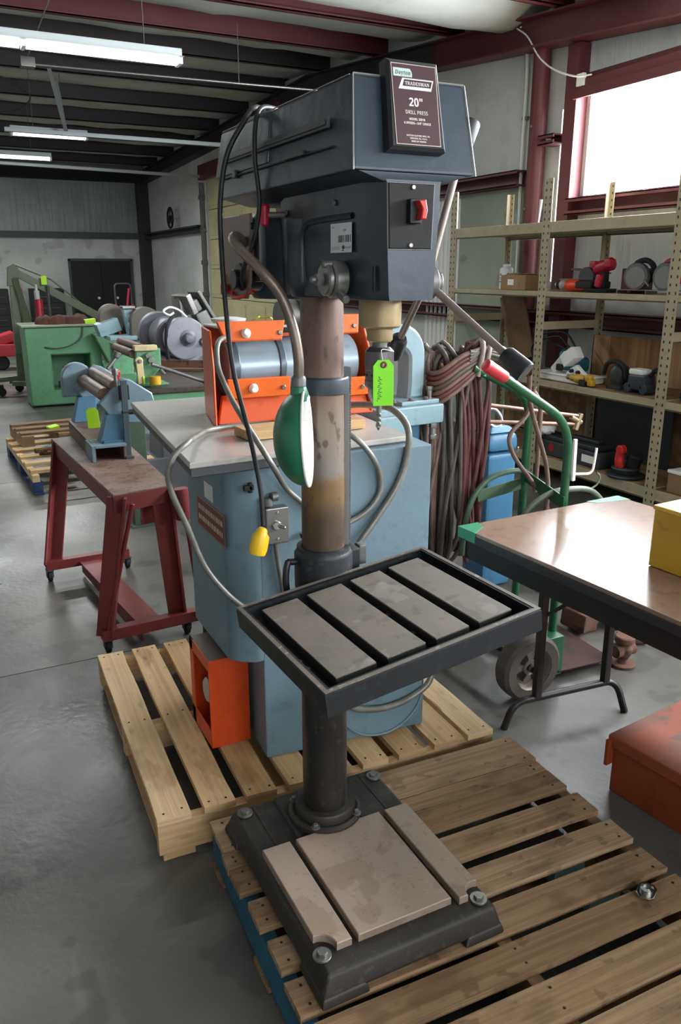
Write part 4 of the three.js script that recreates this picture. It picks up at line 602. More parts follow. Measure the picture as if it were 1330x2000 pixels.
// ---------- grinders ----------
{
  const z0 = -5.0, cx = 1.09, y0 = 1.06;
  const t = wthing('pedestal_grinder', 'large grey-purple pedestal grinder with round wheel guards and tilted eye shields', 'grinder', [cx - .1, 0, z0]);
  const gm = paint(0x6f707a, .42), gl = paint(0x8b8c96, .42);
  part('wheel_guard', [la([[0, 0], [.16, 0], [.172, .012], [.172, .09], [.16, .1], [0, .1]], 44).rotateX(PI / 2).translate(cx, y0, z0 - .02), pr([[cx - .05, y0 - .19], [cx + .17, y0 - .19], [cx + .17, y0], [cx - .0, y0]], .06, .008).translate(0, 0, z0 - .01)], gl, t);
  part('wheel_guard', [la([[0, 0], [.17, 0], [.18, .012], [.18, .09], [.17, .1], [0, .1]], 40).rotateX(PI / 2).translate(cx - .1, y0 + .02, z0 - .45)], gm, t);
  part('hub_cap', [la([[0, .055], [.03, .05], [.042, .035], [.046, 0], [.07, -.008], [0, -.01]], 28).rotateX(PI / 2).translate(cx + .015, y0, z0 + .09)], gm, t);
  part('motor_body', [cy(.15, .15, .32, cx - .06, y0 + .01, z0 - .22, 'z', 36, .015)], gm, t);
  part('grinding_wheel', [cy(.14, .14, .05, cx + .045, y0 + .01, z0 + .02, 'z', 36, .004)], mt(0x7d7a68, .9, 0, { map: T.mott }), t);
  part('spindle_nut', [cy(.04, .04, .03, cx + .155, y0 - .03, z0 + .09, 'z', 24, .005), cy(.016, .016, .06, cx + .155, y0 - .03, z0 + .12, 'z', 6)], M.steel, t);
  part('eye_shield', [bx(.05, .17, .2, cx + .04, y0 + .27, z0 - .02, .008, [0, .3, .45]), bx(.07, .2, .15, cx + .01, y0 + .25, z0 - .1, .02, [0, .2, .1])], M.steel, t);
  part('eye_shield', [bx(.03, .3, .16, cx + .19, y0 + .25, z0 - .04, .006, [0, .3, .6]), bx(.05, .1, .12, cx + .12, y0 + .26, z0 - .04, .01, [0, .2, .5]), bx(.12, .2, .14, cx + .19, y0 + .12, z0 - .05, .02, [0, .1, .4])], mt(0x6d6f6c, .4, .4, { map: T.mott }), t);
  part('cord', tb([[cx + .02, y0 + .17, z0 + .06], [cx - .05, y0 + .23, z0 + .07], [cx - .12, y0 + .25, z0 + .06], [cx - .17, y0 + .22, z0 + .06], [cx - .13, y0 + .19, z0 + .08], [cx - .09, y0 + .21, z0 + .08]], .009, 60), M.white, t);
  part('black_strap', tb([[cx - .09, y0 + .19, z0 + .05], [cx - .15, y0 + .1, z0 + .07], [cx - .16, y0 - .05, z0 + .06], [cx - .15, y0 - .18, z0 + .05]], .016, 40), M.blackmatte, t);
  part('tool_rest', [bx(.24, .03, .2, cx + .12, y0 - .22, z0 + .1, .006), bx(.05, .1, .08, cx + .2, y0 - .17, z0 + .08, .006)], M.steeldull, t);
  part('pedestal', [fr(.03, [cx - .25, cx + .12, z0 - .45, z0 + .02], .9, [cx - .2, cx + .08, z0 - .4, z0 - .02], .02), fr(0, [cx - .3, cx + .18, z0 - .5, z0 + .08], .035, [cx - .28, cx + .16, z0 - .48, z0 + .06], .008)], gm, t);
  one('price_tag', 'lime tag hanging on the tool rest of the large grey grinder', 'tag', bx(.035, .11, .002, cx + .12, y0 - .13, z0 + .21, 0), M.limey, [cx + .12, y0 - .19, z0 + .21]);
  one('steel_angle', 'rusty steel angle bar lying across the bench end before the grinder', 'steel bar', [bar([.62, .90, -4.35], [1.12, .90, -4.05], .07, .012), bar([.63, .93, -4.39], [1.13, .93, -4.09], .012, .06)], M.rust, [.9, .886, -4.2]);
}
{
  const z0 = -6.5, t = wthing('belt_grinder', 'blue grinder with two brown sheet metal wheel hoods left of the large grey grinder', 'grinder', [.95, 0, z0]);
  const hood = mt(0x5a554c, .55, .2, { map: T.mott });
  const H = (cx, cyy, r) => pr([...ring(cx, cyy, r, 15, -.2, PI * .98), [cx - r, cyy - r * 1.05], [cx + r * .7, cyy - r * 1.05]], .12, .01);
  part('wheel_hood', H(.84, 1.15, .13).translate(0, 0, z0 - .25), hood, t);
  part('wheel_hood', H(1.1, 1.11, .15).translate(0, 0, z0 + .05), hood, t);
  part('body', [pr([[.90, 1.24], [1.0, 1.24], [1.02, 1.1], [1.08, .95], [1.0, .87], [.94, 1.0]], .1, .012).translate(0, 0, z0 - .02), cy(.06, .06, .16, 1.0, 1.08, z0 + .03, 'z', 24, .008), bx(.22, .13, .2, .78, 1.06, z0 - .1, .01, [0, 0, .3])], M.bluelite, t);
  part('top_cap', bb(.9, 1.02, 1.24, 1.265, z0 - .04, z0 + .1, .004), M.steel, t);
  part('pedestal', [bb(.86, 1.06, .02, .97, z0 - .15, z0 + .05, .012), bb(.78, 1.12, 0, .025, z0 - .25, z0 + .15, .006), bb(.74, 1.0, .95, .99, z0 - .1, z0 + .2, .006)], M.bluelite, t);
}
// ---------- green machine base, hoist and other things far back ----------
{
  const z0 = -8.6, t = wthing('machine_base', 'green box-shaped machine cabinet with an open front compartment at left', 'machine base', [.6, 0, z0]);
  part('cabinet', [pr([[.19, .02], [1.06, .02], [1.06, .95], [.19, .95]], .5, .015, [[[.47, .2], [.92, .2], [.92, .62], [.47, .62]]]).translate(0, 0, z0 - .5), bb(.2, 1.05, .03, .94, z0 - .56, z0 - .5, .004)], M.green, t);
  part('top_plate', bb(.16, 1.1, .95, .975, z0 - .6, z0 + .03, .006), paint(0x8b9478, .5), t);
  part('chute', [pr([[.95, .86], [1.14, .9], [1.24, .82], [1.2, .58], [1.1, .52]], .2, .012).translate(0, 0, z0 + .02)], M.green, t);
  part('front_leg', [bar([1.06, .55, z0 + .1], [1.16, .15, z0 + .1], .08, .06)], M.green, t);
  part('cable', tb([[.86, .94, z0 + .02], [.83, .82, z0 + .03], [.7, .73, z0 + .04], [.52, .70, z0 + .03], [.4, .72, z0 + .02]], .008, 40), M.greydark, t);
  part('tool_bits', [bx(.1, .1, .1, .6, .23, z0 - .2, .01), bx(.06, .18, .06, .78, .27, z0 - .25, .01)], M.greydark, t);
  part('red_bottle', cy(.035, .03, .2, .62, .38, z0 - .05, 'y', 16, .01), M.redtool, t);
  const u = wthing('rag_pile', 'heap of reddish-brown rags and a lime tag lying on the green machine cabinet', 'rags', [.65, .975, z0 - .2]);
  for (let i = 0; i < 5; i++) { const g = new THREE.IcosahedronGeometry(.1, 3), p = g.attributes.position; for (let k = 0; k < p.count; k++) { const x = p.getX(k), y = p.getY(k), z = p.getZ(k), n = fb(x * 3 + .5 + i * .13, (y + z) * 2.4 + .5, 8, 8, 4, 800 + i); p.setXYZ(k, x * (1 + .5 * n), max(-.0, y * 1.1 * (.4 + n)), z * (1 + .5 * n)); } part('rag', g.translate(.47 + i * .1, .977, z0 - .2 + .04 * (i % 2)), mt(0x5e3a32, .9, 0, { map: T.mott }), u, { crease: 1.4 }); }
  part('paper_tag', bx(.14, .05, .05, .97, 1.0, z0 - .12, .002, [.2, .3, .1]), M.limey, u);
}
{
  const z0 = -9.9, t = wthing('engine_hoist', 'olive green engine hoist with long sloping boom and red hydraulic ram', 'hoist', [.25, 0, z0]);
  const om = paint(0x5d6a50, .5);
  part('post', bar([.22, .25, z0], [.255, 1.6, z0], .1, .09, .006), om, t);
  const bo = part('boom', [bar([.24, 1.6, z0], [1.35, .96, z0], .09, .1, .006)], om, t);
  parts('boom_rod', [rod([.3, 1.66, z0], [.72, 1.48, z0], .012), rod([.72, 1.48, z0], [1.1, 1.15, z0], .01), bx(.1, .1, .12, .62, 1.45, z0, .006)], om, bo);
  part('head_bracket', [pr([[.17, 1.4], [.31, 1.4], [.33, 1.62], [.27, 1.68], [.2, 1.64]], .11, .006).translate(0, 0, z0 - .055)], om, t);
  parts('brace', [bar([.27, 1.5, z0 + .06], [.46, .5, z0 + .2], .06, .05), bar([.25, 1.3, z0 - .05], [.45, .4, z0 - .25], .05, .04)], om, t);
  const ra = part('ram', [cy(.05, .05, .5, .53, .98, z0 + .04, [.02, 1, 0], 24, .006)], M.redtool, t);
  part('ram_rod', [cy(.034, .034, .12, .52, 1.28, z0 + .04, 'y', 20), cy(.02, .02, .12, .52, 1.36, z0 + .03, 'y', 14)], M.whitedirty, ra);
  part('chain', tb([[.66, 1.4, z0 + .08], [.655, 1.1, z0 + .08], [.66, .75, z0 + .08]], .02, 20), M.greydark, t);
  parts('leg', [bar([-.15, .2, z0 + .02], [.55, .24, z0 - .02], .08, .06), bar([.1, .16, z0 + .1], [1.0, .14, z0 + .5], .08, .06), bar([.1, .16, z0 - .1], [1.1, .14, z0 - 1.2], .08, .06)], om, t);
  for (const [x, z] of [[-.05, z0 + .1], [.2, z0 - .25], [1.0, z0 + .5], [1.1, z0 - 1.2]]) part('caster', [cy(.055, .055, .04, x, .0555, z, 'z', 22, .006), bx(.05, .06, .07, x, .12, z, .006)], M.blackmatte, t);
  one('price_tag', 'lime tag tied to the boom of the olive hoist', 'tag', bx(.07, .11, .01, .62, 1.47, z0 + .09, .002), M.limey, [.62, 1.42, z0 + .09]);
}
{ // far hand truck, red machine, dark chests
  const z0 = -15, t = wthing('hand_truck', 'hand truck with grey loop handle and red frame before the black far doors', 'hand truck', [2.7, 0, z0]);
  part('loop_handle', pipe([[2.57, .9, z0], [2.56, 1.34, z0], [2.88, 1.34, z0], [2.88, .9, z0]], .02, .08), M.greydark, t);
  part('frame', [rod([2.57, .95, z0], [2.6, .1, z0 + .1], .022), rod([2.9, .95, z0], [2.93, .1, z0 + .1], .022), rod([2.58, .6, z0 + .02], [2.92, .6, z0 + .02], .016), rod([2.84, 1.25, z0 + .02], [2.76, .8, z0 + .04], .024)], M.redtool, t);
  for (const x of [2.52, 3.0]) part('wheel', cy(.12, .12, .06, x, .1205, z0 + .02, 'x', 24, .02), M.blackmatte, t);
  part('toe_plate', bx(.4, .012, .25, 2.75, .03, z0 + .2), M.redtool, t);
  const j = wthing('pallet_jack', 'red wheeled jack with upright red post at the left photo edge far back', 'jack', [.45, 0, -13]);
  part('post', [bx(.14, 1.1, .1, .58, .78, -13, .01), bx(.08, .5, .1, .50, 1.05, -13, .01)], M.redtool, j);
  part('body', [bx(.6, .2, .5, .35, .33, -13, .02), bx(.5, .16, .4, .2, .48, -13, .03, [0, 0, .3])], M.redtool, j);
  part('pump', [cy(.07, .07, .2, .55, .45, -12.7, 'y', 20), bx(.14, .12, .12, .72, .4, -12.72, .01)], M.steeldull, j);
  for (const x of [.2, .7]) part('wheel', cy(.12, .12, .1, x, .1205, -12.9, 'z', 20, .02), M.blackmatte, j);
  const chest = (name, label, x0, x1, h) => { const c = wthing(name, label, 'tool chest', [(x0 + x1) / 2, 0, -18]); part('cabinet', bb(x0, x1, .1, h, -18.4, -17.8, .01), M.dark, c); for (let i = 0; i < 4; i++) { const y = .16 + i * (h - .22) / 4; const d = part('drawer', bb(x0 + .03, x1 - .03, y, y + (h - .22) / 4 - .02, -17.81, -17.78, .004), M.dark, c); part('drawer_pull', bb(x0 + .1, x1 - .1, y + .12, y + .14, -17.78, -17.76, .003), M.greydark, d); } for (const x of [x0 + .08, x1 - .08]) part('caster', cy(.05, .05, .04, x, .0505, -17.9, 'x', 16), M.blackmatte, c); };
  chest('tool_chest', 'black drawer chest against the far wall seen under the hoist boom', 1.3, 2.0, 1.2);
  chest('tool_chest', 'black drawer chest against the far wall cut by the left photo edge', .0, .83, 1.2);
}
{ // small pallets at left
  const t = thing('wooden_pallet', 'small yellowish pallet on dark blue runners behind the red stand', 'pallet', [.1, 0, -5.2], .04);
  for (let i = 0; i < 6; i++) part('deck_board', board(-.38, .55, .15, .172, -.75 + i * .26, -.75 + i * .26 + .1, 'x'), NEWW[i % 4], t, { grain: 'x' });
  const nb = mt(0x22406e, .55, 0, { map: T.scuff });
  for (const x of [-.38, .1, .5]) { part('stringer', board(x, x + .05, .1, .15, -.78, .72, 'z', .001), NEWW[0], t, { grain: 'z' }); for (const z of [-.7, -.05, .6]) part('runner_block', bb(x, x + .07, .02, .1, z - .08, z + .1, .004), nb, t); part('runner', bb(x, x + .07, .001, .021, -.78, .72, .002), nb, t); }
  const u = thing('wooden_crate_base', 'small grey wooden skid lying on the back of the small pallet', 'skid', [-.02, .172, -5.75], .08);
  for (const x of [-.22, .08]) part('runner', board(x, x + .1, .0, .09, -.3, .3, 'z', .001), OLDW[0], u, { grain: 'z' });
  for (let i = 0; i < 3; i++) part('slat', board(-.22, .4, .09, .11, -.28 + i * .22, -.18 + i * .22, 'x'), OLDW[2], u, { grain: 'x' });
  const v = wthing('metal_bar_pile', 'loose rusty bars and a green fitting on the small pallet', 'metal scraps', [-.02, .172, -5.1]);
  part('bar', rod([-.15, .192, -5.16], [.15, .192, -5.22], .02), M.rust, v); part('bar', [cy(.03, .03, .06, -.1, .203, -5.06, 'x', 16), rod([-.1, .19, -5.04], [.12, .19, -5.08], .016)], M.rust, v); part('fitting', bx(.2, .03, .09, .02, .19, -5.3, .006, [0, .5, .15]), paint(0x55705c, .5), v);
  one('price_tag', 'lime tag lying on the grey wooden skid', 'tag', bx(.09, .02, .07, .06, .293, -5.62, .002, [.1, .4, .1]), M.limey, [.06, .284, -5.62]);
}
// ---------- steel shelving and what stands on it ----------
{
  const t = wthing('steel_shelving', 'beige slotted steel shelving with three bays along the right wall', 'shelving', [3.7, 0, -3.28]);
  const bm = paint(0xb0a384, .5), ZU = [-4.5, -3.29, -2.06, -.85];
  for (const z of ZU) for (const [x, s] of [[3.4, 1], [4.0, -1]]) {
    const u = part('upright', [bb(x - .0015, x + .0015, 0, 2.24, z - .045, z + .045, 0), bb(x, x + s * .04, 0, 2.24, z - .0015, z + .0015, 0)], bm, t);
    const h = []; for (let y = .06; y < 2.22; y += .05) for (const k of [-.024, .024]) h.push(bx(.006, .017, .009, x, y, z + k, 0));
    part('slot', h, M.dark, u, { stuff: true });
  }
  for (let k = 0; k < 3; k++) {
    const a = ZU[k] + .02, b = ZU[k + 1] - .02;
    for (const [y, h] of [[1.94, .085], [1.445, .045], [.785, .055], [.195, .08]]) {
      for (const x of [3.402, 3.985]) part('beam', [bb(x, x + .012, y - h, y, a, b, .002), bb(x, x + .03, y - h, y - h + .008, a, b, .001), bb(x - .004, x, y - h + .012, y - h + .016, a, b, .001)], bm, t);
      part('shelf_board', bb(3.415, 3.985, y - .02, y - .001, a, b, .002), y < 1 ? M.osb : bm, t);
    }
  }
  for (const z of ZU) for (const y of [1.94, 1.22, .785, .195]) part('side_beam', bb(3.41, 3.99, y - .06, y, z - .012, z + .012, .002), bm, t);
  // boards fixed behind the bays
  part('back_board', bb(4.02, 4.035, .2, .76, -4.45, -.9, .002), M.osb, t);
}
{
  const t = wthing('plank_partition', 'brown board panel standing at the back of the third shelf', 'panel', [3.94, .786, -2.6]);
  const tn = woodVar(M.plank, [0xffffff, 0xe0cdb4, 0xf4e6d0, 0xd8c4a8]);
  for (let i = 0; i < 7; i++) part('board', bb(3.93, 3.95, .786, 1.11, -3.25 + i * .178, -3.0735 + i * .178, .002), tn[(i * 3) % 4], t, { grain: 'y' });
}
{
  const S2 = 1.446, S3 = .786, S1 = .196;
  const can = wthing('spray_can', 'white paint can with printed label on the second shelf beside the brown box', 'can', [3.6, S2, -3.99]);
  part('body', la([[0, S2], [.052, S2], [.054, S2 + .006], [.054, S2 + .16], [.048, S2 + .172], [.03, S2 + .18], [.03, S2 + .2], [0, S2 + .202]], 28).translate(3.6, 0, -3.99), mt(0xd9d9dc, .4), can);
  part('label', [la([[.0546, S2 + .03], [.0546, S2 + .15]], 28).translate(3.6, 0, -3.99)], mt(0xffffff, .5, 0, { map: (() => { const c = canvasTex(256, 128, (c, w, h) => { c.fillStyle = '#dcdce0'; c.fillRect(0, 0, w, h); for (let k = 0; k < 5; k++) { c.fillStyle = '#9a3a5a'; c.beginPath(); c.moveTo(20 + k * 52, 44); c.lineTo(32 + k * 52, 18); c.lineTo(44 + k * 52, 44); c.fill(); c.fillStyle = '#55506a'; c.fillRect(16 + k * 52, 58, 34, 6); c.fillRect(16 + k * 52, 72, 30, 5); c.fillRect(16 + k * 52, 92, 34, 10); } }); c.wrapS = THREE.RepeatWrapping; return c; })() }), can, { keepUV: true });
  const bx1 = wthing('cardboard_box', 'brown box with white label next to the white can on the second shelf', 'box', [3.56, S2, -3.73]);
  part('carton', [bb(3.47, 3.65, S2, S2 + .115, -3.89, -3.575, .004)], mt(0x9a7a52, .7, 0, { map: T.mott }), bx1);
  parts('flap', [bx(.1, .004, .1, 3.55, S2 + .122, -3.83, .001, [0, .2, .15]), bx(.09, .004, .12, 3.58, S2 + .122, -3.64, .001, [0, -.2, -.12])], mt(0x9a7a52, .7), bx1);
  part('label', bx(.002, .045, .075, 3.469, S2 + .06, -3.76, 0), M.white, bx1);
  // red sheet-metal and power tools, second bay of the second shelf
  const sz = wthing('reciprocating_saw', 'orange-red reciprocating saw with grey nose lying on the second shelf', 'power tool', [3.55, S2, -3.17]);
  part('body', [cy(.042, .036, .2, 3.55, S2 + .044, -3.08, 'z', 20, .012), bx(.07, .06, .1, 3.55, S2 + .04, -3.0, .014)], M.orangeplastic, sz);
  part('nose', [cy(.036, .028, .07, 3.55, S2 + .045, -3.21, 'z', 20, .006), cy(.022, .016, .06, 3.55, S2 + .045, -3.27, 'z', 14)], mt(0xb8b8b8, .4, .3), sz);
  part('collar', cy(.034, .034, .04, 3.55, S2 + .045, -3.255, 'z', 18), M.blackmatte, sz);
  part('screw', cy(.01, .01, .01, 3.508, S2 + .04, -3.04, 'x', 10), M.dark, sz);
  const wd = wthing('wood_offcuts', 'small brown wood offcuts behind the orange saw on the second shelf', 'wood', [3.72, S2, -3.3]);
  part('block', bb(3.66, 3.78, S2, S2 + .09, -3.4, -3.16, .004), M.plank, wd); part('board', put(bb(-.06, .06, 0, .012, -.14, .14, .002), 3.74, S2 + .14, -3.15, [.1, .2, 0]), M.card, wd); part('block', bb(3.7, 3.8, S2, S2 + .135, -3.22, -3.05, .004), M.card, wd);
  const ms = wthing('miter_saw', 'red and black power saw with tall red motor head on the second shelf', 'power tool', [3.57, S2, -2.87]);
  part('base', [cy(.11, .115, .025, 3.57, S2 + .0126, -2.86, 'y', 28, .004), bx(.2, .05, .16, 3.58, S2 + .05, -2.95, .01)], M.blackmatte, ms);
  part('motor', [cy(.045, .045, .16, 3.57, S2 + .18, -2.84, [.1, .25, 1], 22, .012), bx(.07, .05, .06, 3.55, S2 + .19, -2.91, .012), bx(.07, .06, .06, 3.55, S2 + .2, -2.77, .012)], M.redtool, ms);
  part('guard', [put(pr(ring(0, 0, .075, 15, 0, PI).concat([[-.075, -.02], [.075, -.02]]), .04, .006), 3.56, S2 + .1, -2.97, [0, -PI / 2, 0])], M.greydark, ms);
  part('arm', [bar([3.58, S2 + .02, -2.84], [3.57, S2 + .17, -2.84], .05, .06, .01)], M.blackmatte, ms);
  part('handle', [bx(.04, .09, .045, 3.5, S2 + .08, -2.81, .012, [.2, 0, 0])], M.redtool, ms);
  one('steel_case', 'dark red metal case standing behind the circular saws on the second shelf', 'case', [bb(3.6, 3.7, S2, S2 + .165, -2.7, -2.5, .008), bb(3.595, 3.6, S2 + .1, S2 + .106, -2.69, -2.51, .001)], paint(0x6d2430, .45), [3.65, S2, -2.6]);
  const saw = (name, label, z, hc, rot, flip) => {
    const t = thing('circular_saw', label, 'power tool', [3.55, S2, z], rot, undefined);
    part('shoe', bx(.13, .006, .24, 0, .0245, 0, .002, [0, 0, 0]), M.steel, t); part('shoe_edge', bx(.13, .022, .006, 0, .0115, -.117, .001), M.steel, t);
    part('blade_guard', put(la([[0, 0], [.085, 0], [.09, .006], [.09, .03], [.085, .036], [0, .036]], 36).rotateZ(PI / 2), -.01, .112, .0), mt(0x77787a, .35, .6, { map: T.mott }), t);
    part('blade', put(cy(.07, .07, .003, 0, 0, 0, 'x', 36, .0005), -.048, .108, 0), M.steel, t);
    part('motor', [put(cy(.042, .045, .11, 0, 0, 0, 'x', 22, .01), .06, .11, .01)], hc, t);
    part('handle', tb([[.01, .16, -.06], [.01, .205, -.02], [.01, .215, .04], [.01, .18, .09], [.01, .12, .1]], .018, 30, 12), hc, t);
    part('guard_lever', rod([-.04, .1, .05], [-.06, .05, .11], .007), M.steeldull, t);
    return t;
  };
  saw('circular_saw', 'grey circular saw with black handle left of the red-handled one', -2.49, M.blackmatte, .25);
  saw('circular_saw', 'circular saw with dark red handle at the right end of the second shelf', -2.24, M.redtool, .15);
  // third shelf
  const tl = wthing('planer', 'teal power saw with looped black cord at the left of the third shelf', 'power tool', [3.80, S3, -3.36]);
  part('body', [bx(.14, .12, .24, 3.82, S3 + .09, -3.34, .03), cy(.06, .05, .12, 3.80, S3 + .15, -3.38, 'z', 22, .014), bx(.12, .03, .3, 3.80, S3 + .016, -3.36, .004)], M.teal, tl);
  part('cord', tb([[3.80, S3 + .2, -3.42], [3.78, S3 + .29, -3.70], [3.78, S3 + .33, -3.42], [3.76, S3 + .26, -3.3], [3.75, S3 + .18, -3.22], [3.74, S3 + .24, -3.34], [3.74, S3 + .30, -3.44], [3.72, S3 + .2, -3.74], [3.72, S3 + .06, -3.70]], .008, 80), M.rubber, tl);
  const wm = wthing('saw_table', 'white tile saw base with tilted white arm on the third shelf', 'power tool', [3.52, S3, -3.08]);
  part('base', [bb(3.46, 3.66, S3, S3 + .045, -3.36, -2.83, .008), bb(3.45, 3.67, S3 + .045, S3 + .055, -3.39, -2.81, .003)], M.white, wm);
  part('arm', [bar([3.54, S3 + .06, -3.24], [3.54, S3 + .2, -3.10], .05, .07, .006), put(bb(-.05, .05, -.05, .05, -.07, .07, .01), 3.54, S3 + .185, -3.06, [-.6, 0, 0])], M.white, wm);
  part('fence', [prx([[-3.1, S3 + .056], [-2.86, S3 + .056], [-2.93, S3 + .09], [-2.99, S3 + .13], [-3.05, S3 + .1]], 3.52, 3.56, .006)], M.white, wm);
  parts('knob', [cy(.014, .014, .03, 3.51, S3 + .085, -3.02, 'x', 14), cy(.014, .014, .03, 3.51, S3 + .08, -2.95, 'x', 14), bx(.03, .05, .06, 3.5, S3 + .1, -3.14, .008)], M.blackmatte, wm);
  const yd = wthing('cordless_drill', 'yellow and black cordless drill lying on the third shelf before the white saw base', 'power tool', [3.46, S3, -2.82]);
  part('body', [cy(.034, .03, .1, 3.46, S3 + .045, -2.86, 'z', 18, .008), cy(.026, .02, .05, 3.46, S3 + .045, -2.93, 'z', 16)], M.yellow, yd);
  part('chuck', cy(.018, .014, .05, 3.46, S3 + .045, -2.975, 'z', 14), M.steeldull, yd);
  part('grip', [bx(.05, .055, .06, 3.45, S3 + .06, -2.765, .016), bx(.05, .05, .05, 3.45, S3 + .03, -2.74, .012)], M.yellow, yd);
  part('battery', bx(.07, .045, .06, 3.45, S3 + .024, -2.81, .008), M.blackmatte, yd);
  const rt = wthing('router', 'black plunge router with round body on the third shelf', 'power tool', [3.6, S3, -2.62]);
  part('body', [la([[0, S3], [.09, S3], [.09, S3 + .02], [.06, S3 + .03], [.068, S3 + .07], [.07, S3 + .13], [.05, S3 + .16], [0, S3 + .165]], 28).translate(3.6, 0, -2.62)], mt(0x2b322e, .45), rt);
  part('handle', [tb([[3.56, S3 + .09, -2.74], [3.55, S3 + .17, -2.70], [3.55, S3 + .19, -2.61], [3.55, S3 + .16, -2.54], [3.56, S3 + .08, -2.52]], .016, 36)], M.blackmatte, rt);
  const sd = wthing('belt_sander', 'black belt sander with pale top on the third shelf near the right upright', 'power tool', [3.55, S3, -2.37]);
  part('body', [bx(.12, .11, .15, 3.55, S3 + .075, -2.37, .02), cy(.034, .034, .12, 3.55, S3 + .035, -2.3, 'x', 20, .004), cy(.034, .034, .12, 3.55, S3 + .035, -2.44, 'x', 20, .004), bx(.11, .004, .26, 3.53, S3 + .002, -2.4, .001)], mt(0x2c323a, .4), sd);
  part('top_cover', bx(.1, .04, .12, 3.55, S3 + .145, -2.39, .012), M.white, sd);
  part('rear_handle', tb([[3.55, S3 + .12, -2.3], [3.55, S3 + .17, -2.25], [3.55, S3 + .12, -2.22], [3.55, S3 + .05, -2.25]], .015, 24), M.blackmatte, sd);
  one('battery_charger', 'dark charger block at the far right end of the third shelf', 'charger', [bx(.14, .1, .12, 3.56, S3 + .051, -1.93, .014), bx(.08, .05, .08, 3.56, S3 + .125, -1.93, .012)], M.blackmatte, [3.56, S3, -1.93]);
  // bottom shelf
  one('black_panel', 'large dark flat panel leaning at the back of the bottom shelf', 'panel', put(bb(-.37, .37, 0, .53, -.008, .008, .003), 3.9, S1 + .004, -2.73, [0, PI / 2, 0]), mt(0x2a302f, .5, 0, { map: T.mott }), [3.9, S1, -2.73]);
  const tb1 = wthing('tool_case', 'long black tool case with two red round marks and white label on the bottom shelf', 'tool case', [3.55, S1, -2.95]);
  part('case', [bb(3.46, 3.66, S1, S1 + .12, -3.34, -2.6, .014)], mt(0x33363a, .5), tb1);
  part('lid', [bb(3.47, 3.65, S1 + .12, S1 + .16, -3.3, -2.64, .012), bx(.06, .03, .3, 3.56, S1 + .175, -2.85, .01)], mt(0x25282d, .5), tb1);
  for (const z of [-3.12, -2.86]) part('round_mark', cy(.03, .03, .004, 3.4585, S1 + .07, z, 'x', 20, .001), M.redtool, tb1);
  part('label', bx(.003, .055, .12, 3.459, S1 + .06, -2.72, 0), M.white, tb1);
  one('rag', 'crumpled white rag at the left end of the long black tool case', 'rag', (() => { const g = new THREE.IcosahedronGeometry(.07, 3), p = g.attributes.position; for (let k = 0; k < p.count; k++) { const n = fb(p.getX(k) * 4 + .5, p.getY(k) * 4 + p.getZ(k) * 3 + .5, 8, 8, 4, 900); p.setXYZ(k, p.getX(k) * (.6 + .8 * n), p.getY(k) * (.3 + .7 * n), p.getZ(k) * (.7 + .8 * n)); } return g.translate(3.5, S1 + .20, -3.24); })(), M.white, [3.5, S1 + .162, -3.24], { crease: 1.4 });
  const ps = wthing('polisher', 'red-handled disc sander standing on the bottom shelf by the right upright', 'power tool', [3.5, S1, -2.38]);
  part('disc', [cy(.13, .135, .02, 3.5, S1 + .0105, -2.38, 'y', 36, .005), cy(.08, .1, .05, 3.5, S1 + .045, -2.38, 'y', 28, .008)], mt(0x2e3233, .5), ps);
  part('motor', [cy(.05, .055, .1, 3.52, S1 + .12, -2.33, [0, 1, .3], 22, .01)], M.blackmatte, ps);
  part('handle', [tb([[3.46, S1 + .07, -2.40], [3.45, S1 + .11, -2.40], [3.45, S1 + .15, -2.40], [3.45, S1 + .18, -2.39]], .032, 20, 14), cy(.034, .034, .05, 3.45, S1 + .195, -2.39, 'x', 20, .008)], M.redplastic, ps);
  { const c = wthing('carton', 'small grey-brown carton at the right end of the bottom shelf past the upright', 'box', [3.5, S1, -1.86]); part('box', bb(3.44, 3.6, S1, S1 + .13, -1.96, -1.78, .003), M.card, c); part('lid', bb(3.435, 3.605, S1 + .13, S1 + .15, -1.965, -1.775, .003), M.white, c); }
  one('cardboard_sheet', 'brown cardboard sheet leaning diagonally under the second shelf', 'cardboard', put(bb(-.19, .19, -.3, .3, -.006, .006, .002), 3.9, 1.12, -4.18, [-.1, PI / 2 - .1, -.28]), mt(0x86664a, .75, 0, { map: T.mott }), [3.9, .8, -4.18]);
  one('white_trim_plank', 'narrow white plank leaning on the wall behind the left shelf bay', 'plank', bar([4.15, .02, -4.62], [4.19, 2.2, -4.34], .02, .08, .002), M.white, [4.15, 0, -4.62]);
}
